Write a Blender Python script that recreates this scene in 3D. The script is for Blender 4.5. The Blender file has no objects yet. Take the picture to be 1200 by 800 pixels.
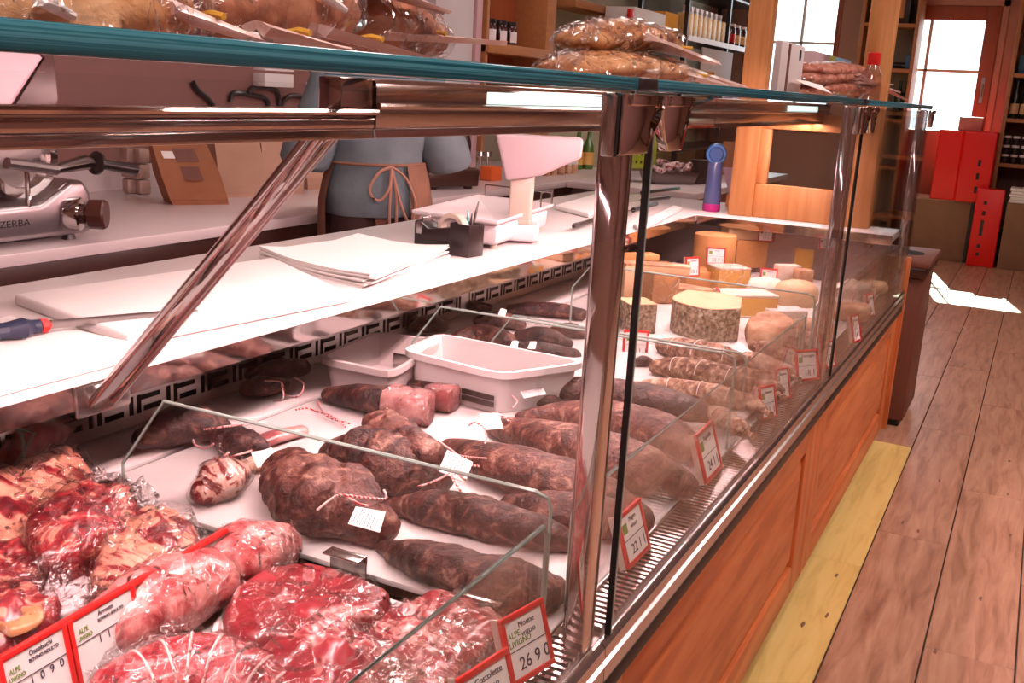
import bpy, bmesh, math, random
from mathutils import Vector, Matrix, noise
R_ = math.radians
V = Vector
scene = bpy.context.scene
COL = scene.collection
random.seed(7)

# ------------------------------------------------------------------ camera
H = 1.35
YAW, PIT, ROL, FPX = 0.458953824, 0.241275490, 0.0559580577, 1210.7
_c, _s = math.cos, math.sin
FWD = V((_c(YAW)*_c(PIT), _s(YAW)*_c(PIT), -_s(PIT)))
_r0 = V((_s(YAW), -_c(YAW), 0)); _u0 = _r0.cross(FWD)
RGT = _c(ROL)*_r0 + _s(ROL)*_u0
UPV = RGT.cross(FWD)
cam = bpy.data.cameras.new('camera'); cam.sensor_width = 36; cam.lens = 36*FPX/1200
cam.clip_start = .02; cam.clip_end = 200
camo = bpy.data.objects.new('camera', cam); COL.objects.link(camo)
mw = Matrix((RGT, UPV, -FWD)).transposed().to_4x4(); mw.translation = (0, 0, H)
camo.matrix_world = mw
scene.camera = camo

# ------------------------------------------------------------------ world, sun, area lights, exposure
wd = bpy.data.worlds.new('sky'); scene.world = wd; wd.use_nodes = True
bgn = wd.node_tree.nodes['Background']; bgn.inputs[0].default_value = (.92, .97, 1, 1); bgn.inputs[1].default_value = 3.0
vs = scene.view_settings
vs.view_transform = 'Standard'; vs.look = 'None'; vs.exposure = 0.2; vs.gamma = 1.0; vs.use_curve_mapping = False
try:
    cy = scene.cycles
    cy.max_bounces = 10; cy.transparent_max_bounces = 40; cy.glossy_bounces = 5; cy.diffuse_bounces = 4
    cy.transmission_bounces = 6; cy.caustics_reflective = False; cy.caustics_refractive = False
    cy.sample_clamp_indirect = 4.0; cy.use_denoising = True
except Exception:
    pass

def light(name, kind, loc, energy, color, size=None, sy=None, aim=None):
    l = bpy.data.lights.new(name, kind); l.energy = energy; l.color = color
    o = bpy.data.objects.new(name, l); COL.objects.link(o); o.location = loc
    if kind == 'AREA':
        l.shape = 'RECTANGLE'; l.size = size; l.size_y = sy or size
    if aim is not None:
        o.rotation_euler = V(aim).to_track_quat('-Z', 'Y').to_euler()
    return o
sun = light('sun', 'SUN', (14, 3, 6), 50.0, (.74, 1.0, .82), aim=(-.97, -.22, -.667)); sun.data.angle = R_(.6)
ROOMC = (1.0, .82, .77)
LEDC = (1.0, .61, .61)

# ------------------------------------------------------------------ pixel rays -> points on real planes (1200 x 800 frame)
def ray(x, y): return (x-600)*RGT - (y-400)*UPV + FPX*FWD
O = V((0, 0, H))
def pz(x, y, z): d = ray(x, y); return O + d*((z-H)/d.z)
def py(x, y, Y): d = ray(x, y); return O + d*(Y/d.y)
def px(x, y, X): d = ray(x, y); return O + d*(X/d.x)
def mpp(p): return (p-O).dot(FWD)/FPX        # metres per pixel at p

# ------------------------------------------------------------------ materials
MATS = {}
def newmat(name):
    m = bpy.data.materials.new(name); m.use_nodes = True; nt = m.node_tree
    for n in list(nt.nodes): nt.nodes.remove(n)
    out = nt.nodes.new('ShaderNodeOutputMaterial'); MATS[name] = m
    return m, nt, out
def coords(nt, scale=(1, 1, 1)):
    tc = nt.nodes.new('ShaderNodeTexCoord'); mp = nt.nodes.new('ShaderNodeMapping')
    mp.inputs['Scale'].default_value = scale
    oi = nt.nodes.new('ShaderNodeObjectInfo'); ad = nt.nodes.new('ShaderNodeVectorMath'); ad.operation = 'MULTIPLY_ADD'
    nt.links.new(oi.outputs['Random'], ad.inputs[0]); ad.inputs[1].default_value = (7, 5, 3)
    nt.links.new(tc.outputs['Object'], ad.inputs[2]); nt.links.new(ad.outputs[0], mp.inputs['Vector'])
    return mp.outputs['Vector']
def ntex(nt, vec, scale, detail=4, rough=.55, dist=0):
    n = nt.nodes.new('ShaderNodeTexNoise'); n.inputs['Scale'].default_value = scale
    n.inputs['Detail'].default_value = detail; n.inputs['Roughness'].default_value = rough; n.inputs['Distortion'].default_value = dist
    nt.links.new(vec, n.inputs['Vector']); return n.outputs['Fac']
def ramp(nt, fac, stops):
    r = nt.nodes.new('ShaderNodeValToRGB'); e = r.color_ramp.elements
    while len(e) < len(stops): e.new(.5)
    for i, (p, c) in enumerate(stops):
        e[i].position = p; e[i].color = (*c, 1)
    nt.links.new(fac, r.inputs[0]); return r.outputs[0]
def pm(name, stops, scale=8, stretch=(1, 1, 1), rough=.5, metal=0, bump=0, bscale=None, bdist=.01, detail=4, dist=0, coat=0, sss=0, spec=.5, trans=0, emit=None, estr=0, tex='noise', alpha=1):
    m, nt, out = newmat(name)
    b = nt.nodes.new('ShaderNodeBsdfPrincipled'); nt.links.new(b.outputs[0], out.inputs[0])
    b.inputs['Roughness'].default_value = rough; b.inputs['Metallic'].default_value = metal
    b.inputs['Specular IOR Level'].default_value = spec
    b.inputs['Coat Weight'].default_value = coat; b.inputs['Coat Roughness'].default_value = .12
    if trans: b.inputs['Transmission Weight'].default_value = trans
    if alpha < 1: b.inputs['Alpha'].default_value = alpha
    if sss: b.inputs['Subsurface Weight'].default_value = sss; b.inputs['Subsurface Radius'].default_value = (.02, .008, .005); b.inputs['Subsurface Scale'].default_value = .5
    if emit: b.inputs['Emission Color'].default_value = (*emit, 1); b.inputs['Emission Strength'].default_value = estr
    if len(stops) == 3 and not isinstance(stops[0], (tuple, list)):
        b.inputs['Base Color'].default_value = (*stops, 1)
        if not bump: return m
        vec = coords(nt, stretch)
    else:
        vec = coords(nt, stretch)
        if tex == 'wave':
            w = nt.nodes.new('ShaderNodeTexWave'); w.inputs['Scale'].default_value = scale; w.inputs['Distortion'].default_value = dist
            w.inputs['Detail'].default_value = detail; w.inputs['Detail Scale'].default_value = 1.5; nt.links.new(vec, w.inputs['Vector']); fac = w.outputs['Fac']
        elif tex == 'voronoi':
            w = nt.nodes.new('ShaderNodeTexVoronoi'); w.inputs['Scale'].default_value = scale; nt.links.new(vec, w.inputs['Vector']); fac = w.outputs['Distance']
        else:
            fac = ntex(nt, vec, scale, detail, .6, dist)
        nt.links.new(ramp(nt, fac, stops), b.inputs['Base Color'])
    if bump:
        bn = nt.nodes.new('ShaderNodeBump'); bn.inputs['Strength'].default_value = bump; bn.inputs['Distance'].default_value = bdist
        nt.links.new(ntex(nt, vec, bscale or scale*2, 5, .6, .3), bn.inputs['Height']); nt.links.new(bn.outputs[0], b.inputs['Normal'])
    return m
def thin_glass(name, tint, base=.04, rough=0.0, bump=0, bscale=40, bdist=.004, f0=1.45, glo=(1, 1, 1), voro=False):
    m, nt, out = newmat(name)
    t = nt.nodes.new('ShaderNodeBsdfTransparent'); t.inputs[0].default_value = (*tint, 1)
    g = nt.nodes.new('ShaderNodeBsdfGlossy'); g.inputs['Roughness'].default_value = rough; g.inputs[0].default_value = (*glo, 1)
    mx = nt.nodes.new('ShaderNodeMixShader'); fr = nt.nodes.new('ShaderNodeFresnel'); 
    ge = nt.nodes.new('ShaderNodeNewGeometry'); k1 = nt.nodes.new('ShaderNodeMath'); k1.operation = 'MULTIPLY_ADD'; k1.inputs[1].default_value = -2; k1.inputs[2].default_value = 1
    k2 = nt.nodes.new('ShaderNodeMath'); k2.operation = 'POWER'; k2.inputs[0].default_value = f0     # same reflectance from both sides of a thin sheet
    nt.links.new(ge.outputs['Backfacing'], k1.inputs[0]); nt.links.new(k1.outputs[0], k2.inputs[1]); nt.links.new(k2.outputs[0], fr.inputs[0])
    ma = nt.nodes.new('ShaderNodeMath'); ma.operation = 'ADD'; ma.use_clamp = True; ma.inputs[1].default_value = base
    nt.links.new(fr.outputs[0], ma.inputs[0]); nt.links.new(ma.outputs[0], mx.inputs[0])
    nt.links.new(t.outputs[0], mx.inputs[1]); nt.links.new(g.outputs[0], mx.inputs[2]); nt.links.new(mx.outputs[0], out.inputs[0])
    if bump:
        vec = coords(nt); bn = nt.nodes.new('ShaderNodeBump'); bn.inputs['Strength'].default_value = bump; bn.inputs['Distance'].default_value = bdist
        if voro:
            nz = nt.nodes.new('ShaderNodeTexNoise'); nz.inputs['Scale'].default_value = bscale*.5; nt.links.new(vec, nz.inputs['Vector'])
            va = nt.nodes.new('ShaderNodeVectorMath'); va.operation = 'MULTIPLY_ADD'; va.inputs[1].default_value = (.05, .05, .05); nt.links.new(nz.outputs['Color'], va.inputs[0]); nt.links.new(vec, va.inputs[2])
            vo = nt.nodes.new('ShaderNodeTexVoronoi'); vo.feature = 'DISTANCE_TO_EDGE'; vo.inputs['Scale'].default_value = bscale; nt.links.new(va.outputs[0], vo.inputs['Vector'])
            mr = nt.nodes.new('ShaderNodeMapRange'); mr.interpolation_type = 'SMOOTHSTEP'; mr.inputs['From Max'].default_value = .16; mr.inputs['To Min'].default_value = 1; mr.inputs['To Max'].default_value = 0
            nt.links.new(vo.outputs['Distance'], mr.inputs['Value'])
            ad = nt.nodes.new('ShaderNodeMath'); ad.operation = 'MULTIPLY_ADD'; ad.inputs[1].default_value = .9
            nt.links.new(ntex(nt, vec, bscale*1.4, 3, .5, 1.2), ad.inputs[0]); nt.links.new(mr.outputs['Result'], ad.inputs[2]); nt.links.new(ad.outputs[0], bn.inputs['Height'])
        else:
            nt.links.new(ntex(nt, vec, bscale, 3, .5, 1.2), bn.inputs['Height'])
        nt.links.new(bn.outputs[0], g.inputs['Normal']); nt.links.new(bn.outputs[0], fr.inputs['Normal'])
    return m
def emat(name, col, s):
    m, nt, out = newmat(name); e = nt.nodes.new('ShaderNodeEmission'); e.inputs[0].default_value = (*col, 1); e.inputs[1].default_value = s
    nt.links.new(e.outputs[0], out.inputs[0]); return m

glass = thin_glass('clear_glass', (.975, .98, .975), base=.0, f0=1.15)
wglass = thin_glass('window_glass', (.95, .98, 1), base=.02)
divglass = thin_glass('divider_glass', (.95, .96, .955), base=.01, f0=1.3)
film = thin_glass('vacuum_film', (.98, .96, .96), base=.035, rough=.08, bump=1, bscale=24, bdist=.008, f0=1.3, voro=True)
filmh = thin_glass('crumpled_film', (.93, .90, .90), base=.10, rough=.16, bump=1.0, bscale=36, bdist=.008, glo=(1, .93, .93), voro=True)
edge_teal = pm('glass_edge', [(.40, (.010, .075, .105)), (.5, (.022, .145, .19)), (.60, (.06, .24, .30))], scale=3, stretch=(.4, 1, 160), rough=.12, spec=.6)
edge_grey = pm('pane_edge', (.32, .42, .38), rough=.15)
chrome = pm('chrome', (.80, .74, .73), rough=.06, metal=1)
steel = pm('steel', [(.35, (.55, .50, .49)), (.65, (.64, .59, .58))], scale=3, stretch=(1, 30, 30), rough=.22, metal=1)
steel_dk = pm('dark_steel', (.26, .21, .21), rough=.28, metal=1)
white_deck = pm('white_deck', (.83, .78, .77), rough=.32)
paper_w = pm('white_paper', [(.3, (.86, .82, .80)), (.7, (.90, .87, .85))], scale=6, rough=.75)
lampmetal = pm('lamp_metal', (.56, .46, .44), rough=.11, metal=1)
black = pm('black_rubber', (.008, .007, .007), rough=.4)
blackp = pm('black_plastic', (.022, .015, .015), rough=.28)
brownp = pm('brown_plastic', (.05, .018, .013), rough=.3)
redp = pm('red_plastic', (.62, .018, .016), rough=.32)
redcr = pm('red_crate', (.80, .012, .01), rough=.38)
pine = pm('pine', [(.38, (.52, .135, .036)), (.5, (.66, .195, .058)), (.64, (.74, .26, .09))], scale=2.2, stretch=(1.2, 14, 9), rough=.42, bump=.12, bdist=.004)
pinev = pm('pine_upright', [(.38, (.52, .135, .036)), (.5, (.66, .195, .058)), (.64, (.74, .26, .09))], scale=2.2, stretch=(14, 14, 1.0), rough=.42, bump=.12, bdist=.004)
pine_lt = pm('light_pine', [(.38, (.44, .18, .055)), (.5, (.53, .235, .08)), (.64, (.60, .29, .11))], scale=2.2, stretch=(14, 14, 1.0), rough=.45)
shelfwood = pm('shelf_wood', [(.2, (.34, .13, .045)), (.8, (.46, .19, .07))], scale=2.5, stretch=(1, 14, 14), rough=.5)
doorwood = pm('door_wood', [(.2, (.26, .055, .02)), (.8, (.35, .085, .03))], scale=2.5, stretch=(14, 14, 1), rough=.45)
brwood = pm('dark_wood', [(.2, (.13, .04, .025)), (.8, (.19, .06, .035))], scale=3, stretch=(10, 10, 1), rough=.5)
card = pm('cardboard', [(.3, (.23, .12, .065)), (.7, (.28, .15, .08))], scale=5, rough=.8)
cream = pm('cream_plastic', (.62, .50, .42), rough=.35)
palep = pm('pale_plastic', (.80, .70, .72), rough=.35)
board_w = pm('polyethylene', [(.4, (.88, .82, .80)), (.6, (.91, .86, .84))], scale=9, rough=.5)
wtop = pm('white_worktop', (.86, .78, .77), rough=.25)
btop = pm('back_worktop', (.66, .56, .57), rough=.2)
wallm = pm('mauve_wall', [(.3, (.24, .115, .10)), (.7, (.27, .13, .115))], scale=2, rough=.6)
wallp = pm('pink_plaster', [(.3, (.42, .23, .18)), (.7, (.46, .26, .205))], scale=4, rough=.8)
wallg = pm('green_grey_plaster', [(.3, (.42, .40, .30)), (.7, (.50, .47, .37))], scale=5, rough=.8)
ceilm = pm('ceiling_paint', (.62, .50, .44), rough=.9)
ink = pm('dark_ink', (.02, .018, .05), rough=.6)
inkb = pm('black_ink', (.012, .01, .012), rough=.6)
inkg = pm('green_ink', (.14, .26, .03), rough=.6)
pinkp = pm('pink_plastic', (.52, .37, .40), rough=.4)
white = pm('white_paint', (.80, .76, .76), rough=.5)
# ------------------------------------------------------------------ mesh helpers
WM = {}
def Wm(o): return WM.get(o.name, Matrix.Identity(4))
def tag(o, label=None, cat=None, group=None, kind=None):
    if label: o['label'] = label
    if cat: o['category'] = cat
    if group: o['group'] = group
    if kind: o['kind'] = kind
    return o
def thing(name, label, cat, loc=(0, 0, 0), rz=0, group=None):
    o = bpy.data.objects.new(name, None); COL.objects.link(o); o.empty_display_size = .05
    o.location = loc; o.rotation_euler = (0, 0, rz)
    WM[o.name] = Matrix.Translation(V(loc)) @ Matrix.Rotation(rz, 4, 'Z')
    return tag(o, label, cat, group)
def cr(pts, n, closed=False):
    """Catmull-Rom through lists of equal-length tuples."""
    m = len(pts); out = []
    segs = m if closed else m-1
    for i in range(n):
        t = i*segs/(n if closed else n-1); k = min(int(t), segs-1); u = t-k
        def P(j): return pts[j % m] if closed else pts[max(0, min(m-1, j))]
        a, b, c, d = P(k-1), P(k), P(k+1), P(k+2)
        out.append(tuple(.5*((2*B)+(-A+C)*u+(2*A-5*B+4*C-D)*u*u+(-A+3*B-3*C+D)*u**3) for A, B, C, D in zip(a, b, c, d)))
    return out
class MB:
    def __init__(s, T=None): s.v = []; s.f = []; s.T = T
    def add(s, vs_, fs):
        b = len(s.v)
        s.v += [s.T @ V(p) for p in vs_] if s.T is not None else [V(p) for p in vs_]
        s.f += [tuple(b+i for i in f) for f in fs]; return s
    def box(s, x0, x1, y0, y1, z0, z1, M=None):
        vs_ = [V((x, y, z)) for z in (z0, z1) for y in (y0, y1) for x in (x0, x1)]
        if M is not None: vs_ = [M @ p for p in vs_]
        return s.add(vs_, [(0, 2, 3, 1), (4, 5, 7, 6), (0, 1, 5, 4), (2, 6, 7, 3), (0, 4, 6, 2), (1, 3, 7, 5)])
    def loft(s, secs, close=True, caps=True):
        n = len(secs[0]); vs_ = [p for r in secs for p in r]; fs = []
        for i in range(len(secs)-1):
            for j in range(n if close else n-1):
                k = (j+1) % n; fs.append((i*n+j, i*n+k, (i+1)*n+k, (i+1)*n+j))
        if caps and close:
            fs.append(tuple(range(n-1, -1, -1))); fs.append(tuple((len(secs)-1)*n+j for j in range(n)))
        return s.add(vs_, fs)
    def tube(s, pts, r, seg=8, caps=True):
        pts = [V(p) for p in pts]; m = len(pts); rs = r if isinstance(r, (list, tuple)) else [r]*m; secs = []; up = V((0, 0, 1))
        for i, p in enumerate(pts):
            t = (pts[min(i+1, m-1)]-pts[max(i-1, 0)]).normalized()
            sd = t.cross(up)
            if sd.length < .05: sd = t.cross(V((1, 0, 0)))
            sd.normalize(); u = sd.cross(t); up = u if abs(t.z) > .9 else V((0, 0, 1))
            secs.append([p+rs[i]*(math.cos(2*math.pi*j/seg)*sd+math.sin(2*math.pi*j/seg)*u) for j in range(seg)])
        return s.loft(secs, True, caps)
    def lathe(s, prof, c=(0, 0, 0), seg=20, axis='Z', caps=True):
        c = V(c); secs = []
        for r, h in prof:
            ring = []
            for j in range(seg):
                a = 2*math.pi*j/seg; x, y = r*math.cos(a), r*math.sin(a)
                ring.append(c+(V((x, y, h)) if axis == 'Z' else V((h, x, y)) if axis == 'X' else V((y, h, x))))
            secs.append(ring)
        return s.loft(secs, True, caps)
    def prism(s, poly, h0, h1, M=None):
        """poly in xy, extruded along z."""
        secs = [[V((p[0], p[1], h)) for p in poly] for h in (h0, h1)]
        if M is not None: secs = [[M @ p for p in r] for r in secs]
        return s.loft(secs)
    def build(s, name, mat, parent=None, at=None, bevel=0, seg=2, smooth=35, label=None, cat=None, group=None, kind=None, fix=True):
        if parent is not None: W = Wm(parent)
        elif at is not None: W = Matrix.Translation(V(at))
        else: W = Matrix.Identity(4)
        Wi = W.inverted(); me = bpy.data.meshes.new(name)
        me.from_pydata([Wi @ p for p in s.v], [], s.f)
        if fix or bevel:
            bm = bmesh.new(); bm.from_mesh(me)
            if fix: bmesh.ops.recalc_face_normals(bm, faces=bm.faces)
            if bevel:
                es = [e for e in bm.edges if len(e.link_faces) == 2 and e.calc_face_angle(0) > .5]
                bmesh.ops.bevel(bm, geom=es, offset=bevel, segments=seg, affect='EDGES', profile=.5, clamp_overlap=True)
            bm.to_mesh(me); bm.free()
        if smooth:
            for p in me.polygons: p.use_smooth = True
            me.set_sharp_from_angle(angle=R_(smooth))
        me.materials.append(mat)
        o = bpy.data.objects.new(name, me); COL.objects.link(o)
        if parent is not None: o.parent = parent
        elif at is not None: o.location = at
        WM[o.name] = W
        return tag(o, label, cat, group, kind)
def box(name, mat, x0, x1, y0, y1, z0, z1, parent=None, bevel=0, T=None, **k):
    m = MB(T); m.box(min(x0, x1), max(x0, x1), min(y0, y1), max(y0, y1), min(z0, z1), max(z0, z1))
    if parent is None and 'at' not in k: k['at'] = ((T @ V(((x0+x1)/2, (y0+y1)/2, min(z0, z1)))) if T is not None else ((x0+x1)/2, (y0+y1)/2, min(z0, z1)))
    return m.build(name, mat, parent, bevel=bevel, **k)
def fb(p, freq, seed): return noise.fractal(V(p)*freq+V((seed*3.7, seed*1.9, seed*5.3)), .9, 2.0, 4)
def lump_mb(pts, rad, zf=None, amp=.1, freq=14, seed=0, n=26, seg=22, sup=2.0, wr=0, mb=None, blunt=(1, 1)):
    """body lofted along pts with radii (side, up), noisy skin, flat underside at zf."""
    mb = mb or MB(); seq = cr([(*p, *r) for p, r in zip(pts, rad)], n)
    P = [V(q[:3]) for q in seq]; Q = [(max(q[3], .001), max(q[4], .001)) for q in seq]
    rings = []
    t0 = (P[1]-P[0]).normalized(); t1 = (P[-1]-P[-2]).normalized()
    for k in (80, 55, 28):
        a = R_(k); rings.append((P[0]-t0*Q[0][0]*math.sin(a)*blunt[0], t0, Q[0][0]*math.cos(a), Q[0][1]*math.cos(a)))
    for i in range(n):
        t = (P[min(i+1, n-1)]-P[max(i-1, 0)]).normalized(); rings.append((P[i], t, *Q[i]))
    for k in (28, 55, 80):
        a = R_(k); rings.append((P[-1]+t1*Q[-1][0]*math.sin(a)*blunt[1], t1, Q[-1][0]*math.cos(a), Q[-1][1]*math.cos(a)))
    secs = []
    for p, t, ra, rb in rings:
        sd = t.cross(V((0, 0, 1)))
        if sd.length < .1: sd = t.cross(V((1, 0, 0)))
        sd.normalize(); u = sd.cross(t); ring = []
        for j in range(seg):
            a = 2*math.pi*j/seg; ca, sa = math.cos(a), math.sin(a)
            ca = math.copysign(abs(ca)**(2/sup), ca); sa = math.copysign(abs(sa)**(2/sup), sa)
            d = ra*ca*sd+rb*sa*u
            k = 1+amp*fb(p+d, freq, seed)
            if wr: k += wr*math.sin(fb(p+d*.6, freq*1.3, seed+9)*9)
            q = p+d*k
            if zf is not None and q.z < zf: q.z = zf
            ring.append(q)
        secs.append(ring)
    return mb.loft(secs)
def lp(path, z0, flat=.8):
    pts = []; rad = []
    for x, y, r in path:
        z = z0+.03
        for _ in range(5):
            p = pz(x, y, z); rr = r*mpp(p); z = z0+rr*flat*.97
        pts.append(p); rad.append((rr, rr*flat))
    return pts, rad
def base_of(pts, z0):
    c = sum((V(p) for p in pts), V())/len(pts); return (c.x, c.y, z0)
def lump(name, mat, path, z0, flat=.8, label=None, cat=None, group=None, parent=None, **k):
    pts, rad = lp(path, z0, flat); mb = lump_mb(pts, rad, z0+.001, **k)
    if parent is not None: return mb.build(name, mat, parent, smooth=60)
    return mb.build(name, mat, at=base_of(pts, z0), smooth=60, label=label, cat=cat, group=group)
def slab_mb(outline, z0, h, er=.02, amp=.004, freq=30, dome=.3, seed=0, n=44, smooth=True, mb=None, tilt=(0, 0)):
    """a flat piece standing on z0: rounded rim, noisy top. outline = xy points in metres."""
    mb = mb or MB()
    pts = cr([tuple(p[:2]) for p in outline], n, True) if smooth else [tuple(p[:2]) for p in outline]
    n = len(pts); cx = sum(p[0] for p in pts)/n; cy_ = sum(p[1] for p in pts)/n; secs = []
    Rm = sum(math.hypot(p[0]-cx, p[1]-cy_) for p in pts)/n; er = min(er, h*.95, Rm*.6)
    def ring(s, z, k=1):
        r = []
        for x, y in pts:
            q = V((cx+(x-cx)*s, cy_+(y-cy_)*s, z)); d = fb(q, freq, seed)
            q.x += amp*d*.8*k; q.y += amp*fb(q, freq, seed+4)*.8*k
            q.z = max(z0, q.z+(amp*d*1.6+(q.x-cx)*tilt[0]+(q.y-cy_)*tilt[1])*min(1, k*(z-z0)/h))
            r.append(q)
        return r
    secs.append(ring(.3, z0, 0)); secs.append(ring(1-.25*er/Rm, z0, .5)); secs.append(ring(1, z0+(h-er)*.5)); secs.append(ring(1, z0+h-er))
    for a in (25, 50, 75): secs.append(ring(1-er/Rm*(1-_c(R_(a))), z0+h-er+er*_s(R_(a))))
    for s in (.82, .66, .5, .36, .22, .08):
        s2 = s*(1-er/Rm); secs.append(ring(s2, z0+h+dome*h*(1-s*s)*.3))
    return mb.loft(secs)
def slab(name, mat, outl, z0, h, zo=.5, parent=None, label=None, cat=None, group=None, grow=1, **k):
    o = [pz(x, y, z0+h*zo) for x, y in outl]; c = sum(o, V())/len(o); o = [c+(p-c)*grow for p in o]
    mb = slab_mb(o, z0, h, **k)
    if parent is not None: return mb.build(name, mat, parent, smooth=55)
    return mb.build(name, mat, at=(c.x, c.y, z0), smooth=55, label=label, cat=cat, group=group)
def text(body, size, T, mat, parent, align='LEFT', name='lettering', sx=1):
    cu = bpy.data.curves.new(name, 'FONT'); cu.body = body; cu.size = size; cu.align_x = align; cu.extrude = .0002
    cu.resolution_u = 3
    tmp = bpy.data.objects.new(name, cu); me = bpy.data.meshes.new_from_object(tmp); bpy.data.objects.remove(tmp)
    me.name = name; me.materials.clear(); me.materials.append(mat); o = bpy.data.objects.new(name, me); COL.objects.link(o)
    M = T @ Matrix.Rotation(R_(90), 4, 'X') @ Matrix.Diagonal((sx, 1, 1, 1))
    o.parent = parent; o.matrix_basis = Wm(parent).inverted() @ M
    return o
def TR(p, rz=0, rx=0, ry=0):
    return Matrix.Translation(V(p)) @ Matrix.Rotation(rz, 4, 'Z') @ Matrix.Rotation(ry, 4, 'Y') @ Matrix.Rotation(rx, 4, 'X')
def copy_tree(o, M=None, parent=None, label=None):
    c = o.copy(); COL.objects.link(c); c.parent = parent
    if M is not None: c.matrix_basis = M
    if label: c['label'] = label
    for ch in o.children: copy_tree(ch, None, c)
    return c
# ------------------------------------------------------------------ room shell
XF, YB, YR, XL, ZC = 11.15, 3.40, -2.7, -2.2, 2.85
floorw = pm('floor_plank', [(.25, (.28, .12, .07)), (.5, (.52, .265, .17)), (.75, (.66, .38, .25))], scale=3.2, stretch=(1.0, 9, 9), rough=.34, bump=.15, bscale=9, bdist=.003, dist=.6)
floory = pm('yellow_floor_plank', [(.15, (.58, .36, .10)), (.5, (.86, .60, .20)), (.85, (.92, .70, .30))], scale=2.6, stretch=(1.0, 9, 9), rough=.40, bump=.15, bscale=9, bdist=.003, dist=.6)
knot = pm('wood_knot', (.24, .11, .06), rough=.5)
seam = pm('floor_seam', (.05, .02, .012), rough=.8)
fl = box('floor', seam, XL, XF, YR, YB, -.06, -.004, kind='structure')
PWD = .2167
def plank(x0, x1, y0, y1, m):
    g = .0022; mb = MB(); mb.box(x0+g*.6, x1-g*.6, y0+g, y1-g, -.02, 0)
    return mb.build('plank', m, fl, bevel=.0016, seg=1, smooth=0)
offs = {-2: .62, -1: 2.675-1.3, 0: 3.395-1.3*2, 1: 3.071-1.3*2, 2: .2, 3: .9, 4: .45, 5: 1.1, 6: .7}
for r in range(-12, 15):
    y0 = .297+PWD*(r-1); x = offs.get(r, (r*.47) % 1.3)+(0 if r >= -2 else 0) - 1.3*3
    while x < XF:
        x1 = min(x+1.3, XF)
        a = max(x, XL)
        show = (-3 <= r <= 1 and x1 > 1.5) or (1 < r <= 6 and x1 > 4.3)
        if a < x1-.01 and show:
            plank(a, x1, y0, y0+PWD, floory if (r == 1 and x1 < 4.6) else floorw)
        x += 1.3
# rest of the floor, out of view, one sheet of the same boards
mb = MB(); mb.box(XL, XF, YR, .297+PWD*-4, -.02, -.0005); mb.box(XL, 4.2, .514, YB, -.02, -.0005); mb.box(4.2, XF, .297+PWD*6, YB, -.02, -.0005); mb.box(XL, 1.2, .297+PWD*-4, .514, -.02, -.0005)
mb.build('floor_sheet', floorw, fl)
kb = MB()
for (x, y) in ((980, 674), (969, 721), (941, 731), (1096, 763), (1149, 701), (1184, 627), (1181, 579), (1101, 563), (1076, 622), (1183, 540), (1058, 612)):
    p = pz(x, y, .0004); kb.add([p+V((math.cos(a)*random.uniform(.012, .022), math.sin(a)*random.uniform(.003, .006), 0)) for a in [i*math.pi/5 for i in range(10)]], [tuple(range(10))])
kb.build('knots', knot, fl, smooth=0, kind='stuff')

box('ceiling', ceilm, XL, XF, YR, YB, ZC, ZC+.1, kind='structure')
box('wall_back', wallm, XL, 4.9, YB, YB+.1, 0, ZC, kind='structure')
box('wall_back_far', wallg, 4.9, XF, YB, YB+.1, 0, ZC, kind='structure')
box('wall_left', wallp, XL-.1, XL, YR, YB, 0, ZC, kind='structure')
def wall_open(name, mat, axis, at0, at1, lo, hi, ops):
    """wall slab with rectangular openings (a0, a1, z0, z1) along the running axis."""
    mb = MB(); cuts = sorted(ops); cur = lo
    def bx(a, b, z0, z1):
        if b-a > .001 and z1-z0 > .001:
            mb.box(at0, at1, a, b, z0, z1) if axis == 'Y' else mb.box(a, b, at0, at1, z0, z1)
    for a, b, z0, z1 in cuts:
        bx(cur, a, 0, ZC); bx(a, b, 0, z0); bx(a, b, z1, ZC); cur = b
    bx(cur, hi, 0, ZC); return mb.build(name, mat, smooth=0, kind='structure')
wall_open('wall_front', wallp, 'Y', XF, XF+.16, YR, YB, [(.56, 1.46, 0, 2.33), (2.02, 2.98, 1.05, 2.62)])
box('wall_right', wallm, XL, XF, YR-.16, YR, 0, ZC, kind='structure')
def window(name, mat, axis, base, a0, a1, z0, z1, vs_, hs, fw=.07, mw_=.03):
    """frame + panes + glazing bars in a wall opening; a part for each."""
    o = thing(name, None, None, (base, (a0+a1)/2, z0) if axis == 'Y' else ((a0+a1)/2, base, z0)); o['kind'] = 'structure'
    def bx(nm, m, a, b, c, d, t0, t1, bev=.004):
        mb = MB(); mb.box(base+t0, base+t1, a, b, c, d) if axis == 'Y' else mb.box(a, b, base+t0, base+t1, c, d)
        return mb.build(nm, m, o, bevel=bev)
    bx('frame', mat, a0, a0+fw, z0, z1, -.02, .06); bx('frame', mat, a1-fw, a1, z0, z1, -.02, .06)
    bx('frame', mat, a0+fw, a1-fw, z0, z0+fw, -.02, .06); bx('frame', mat, a0+fw, a1-fw, z1-fw, z1, -.02, .06)
    for v in vs_: bx('glazing_bar', white if name != 'door_1' else cream, v-mw_/2, v+mw_/2, z0+fw, z1-fw, .0, .04)
    for h in hs: bx('glazing_bar', white if name != 'door_1' else cream, a0+fw, a1-fw, h-mw_/2, h+mw_/2, .0, .038)
    bx('pane', wglass, a0+fw, a1-fw, z0+fw, z1-fw, .018, .024, 0)
    return o
window('window_1', doorwood, 'Y', XF, 2.02, 2.98, 1.05, 2.62, [2.40, 2.76], [1.95], .05)
d1 = window('door_1', doorwood, 'Y', XF, .56, 1.46, 0, 2.33, [1.17], [1.73], .13)
mb = MB(); mb.box(XF-.01, XF+.05, .69, 1.33, .12, 1.16); mb.build('door_panel', doorwood, d1, bevel=.006)
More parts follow.
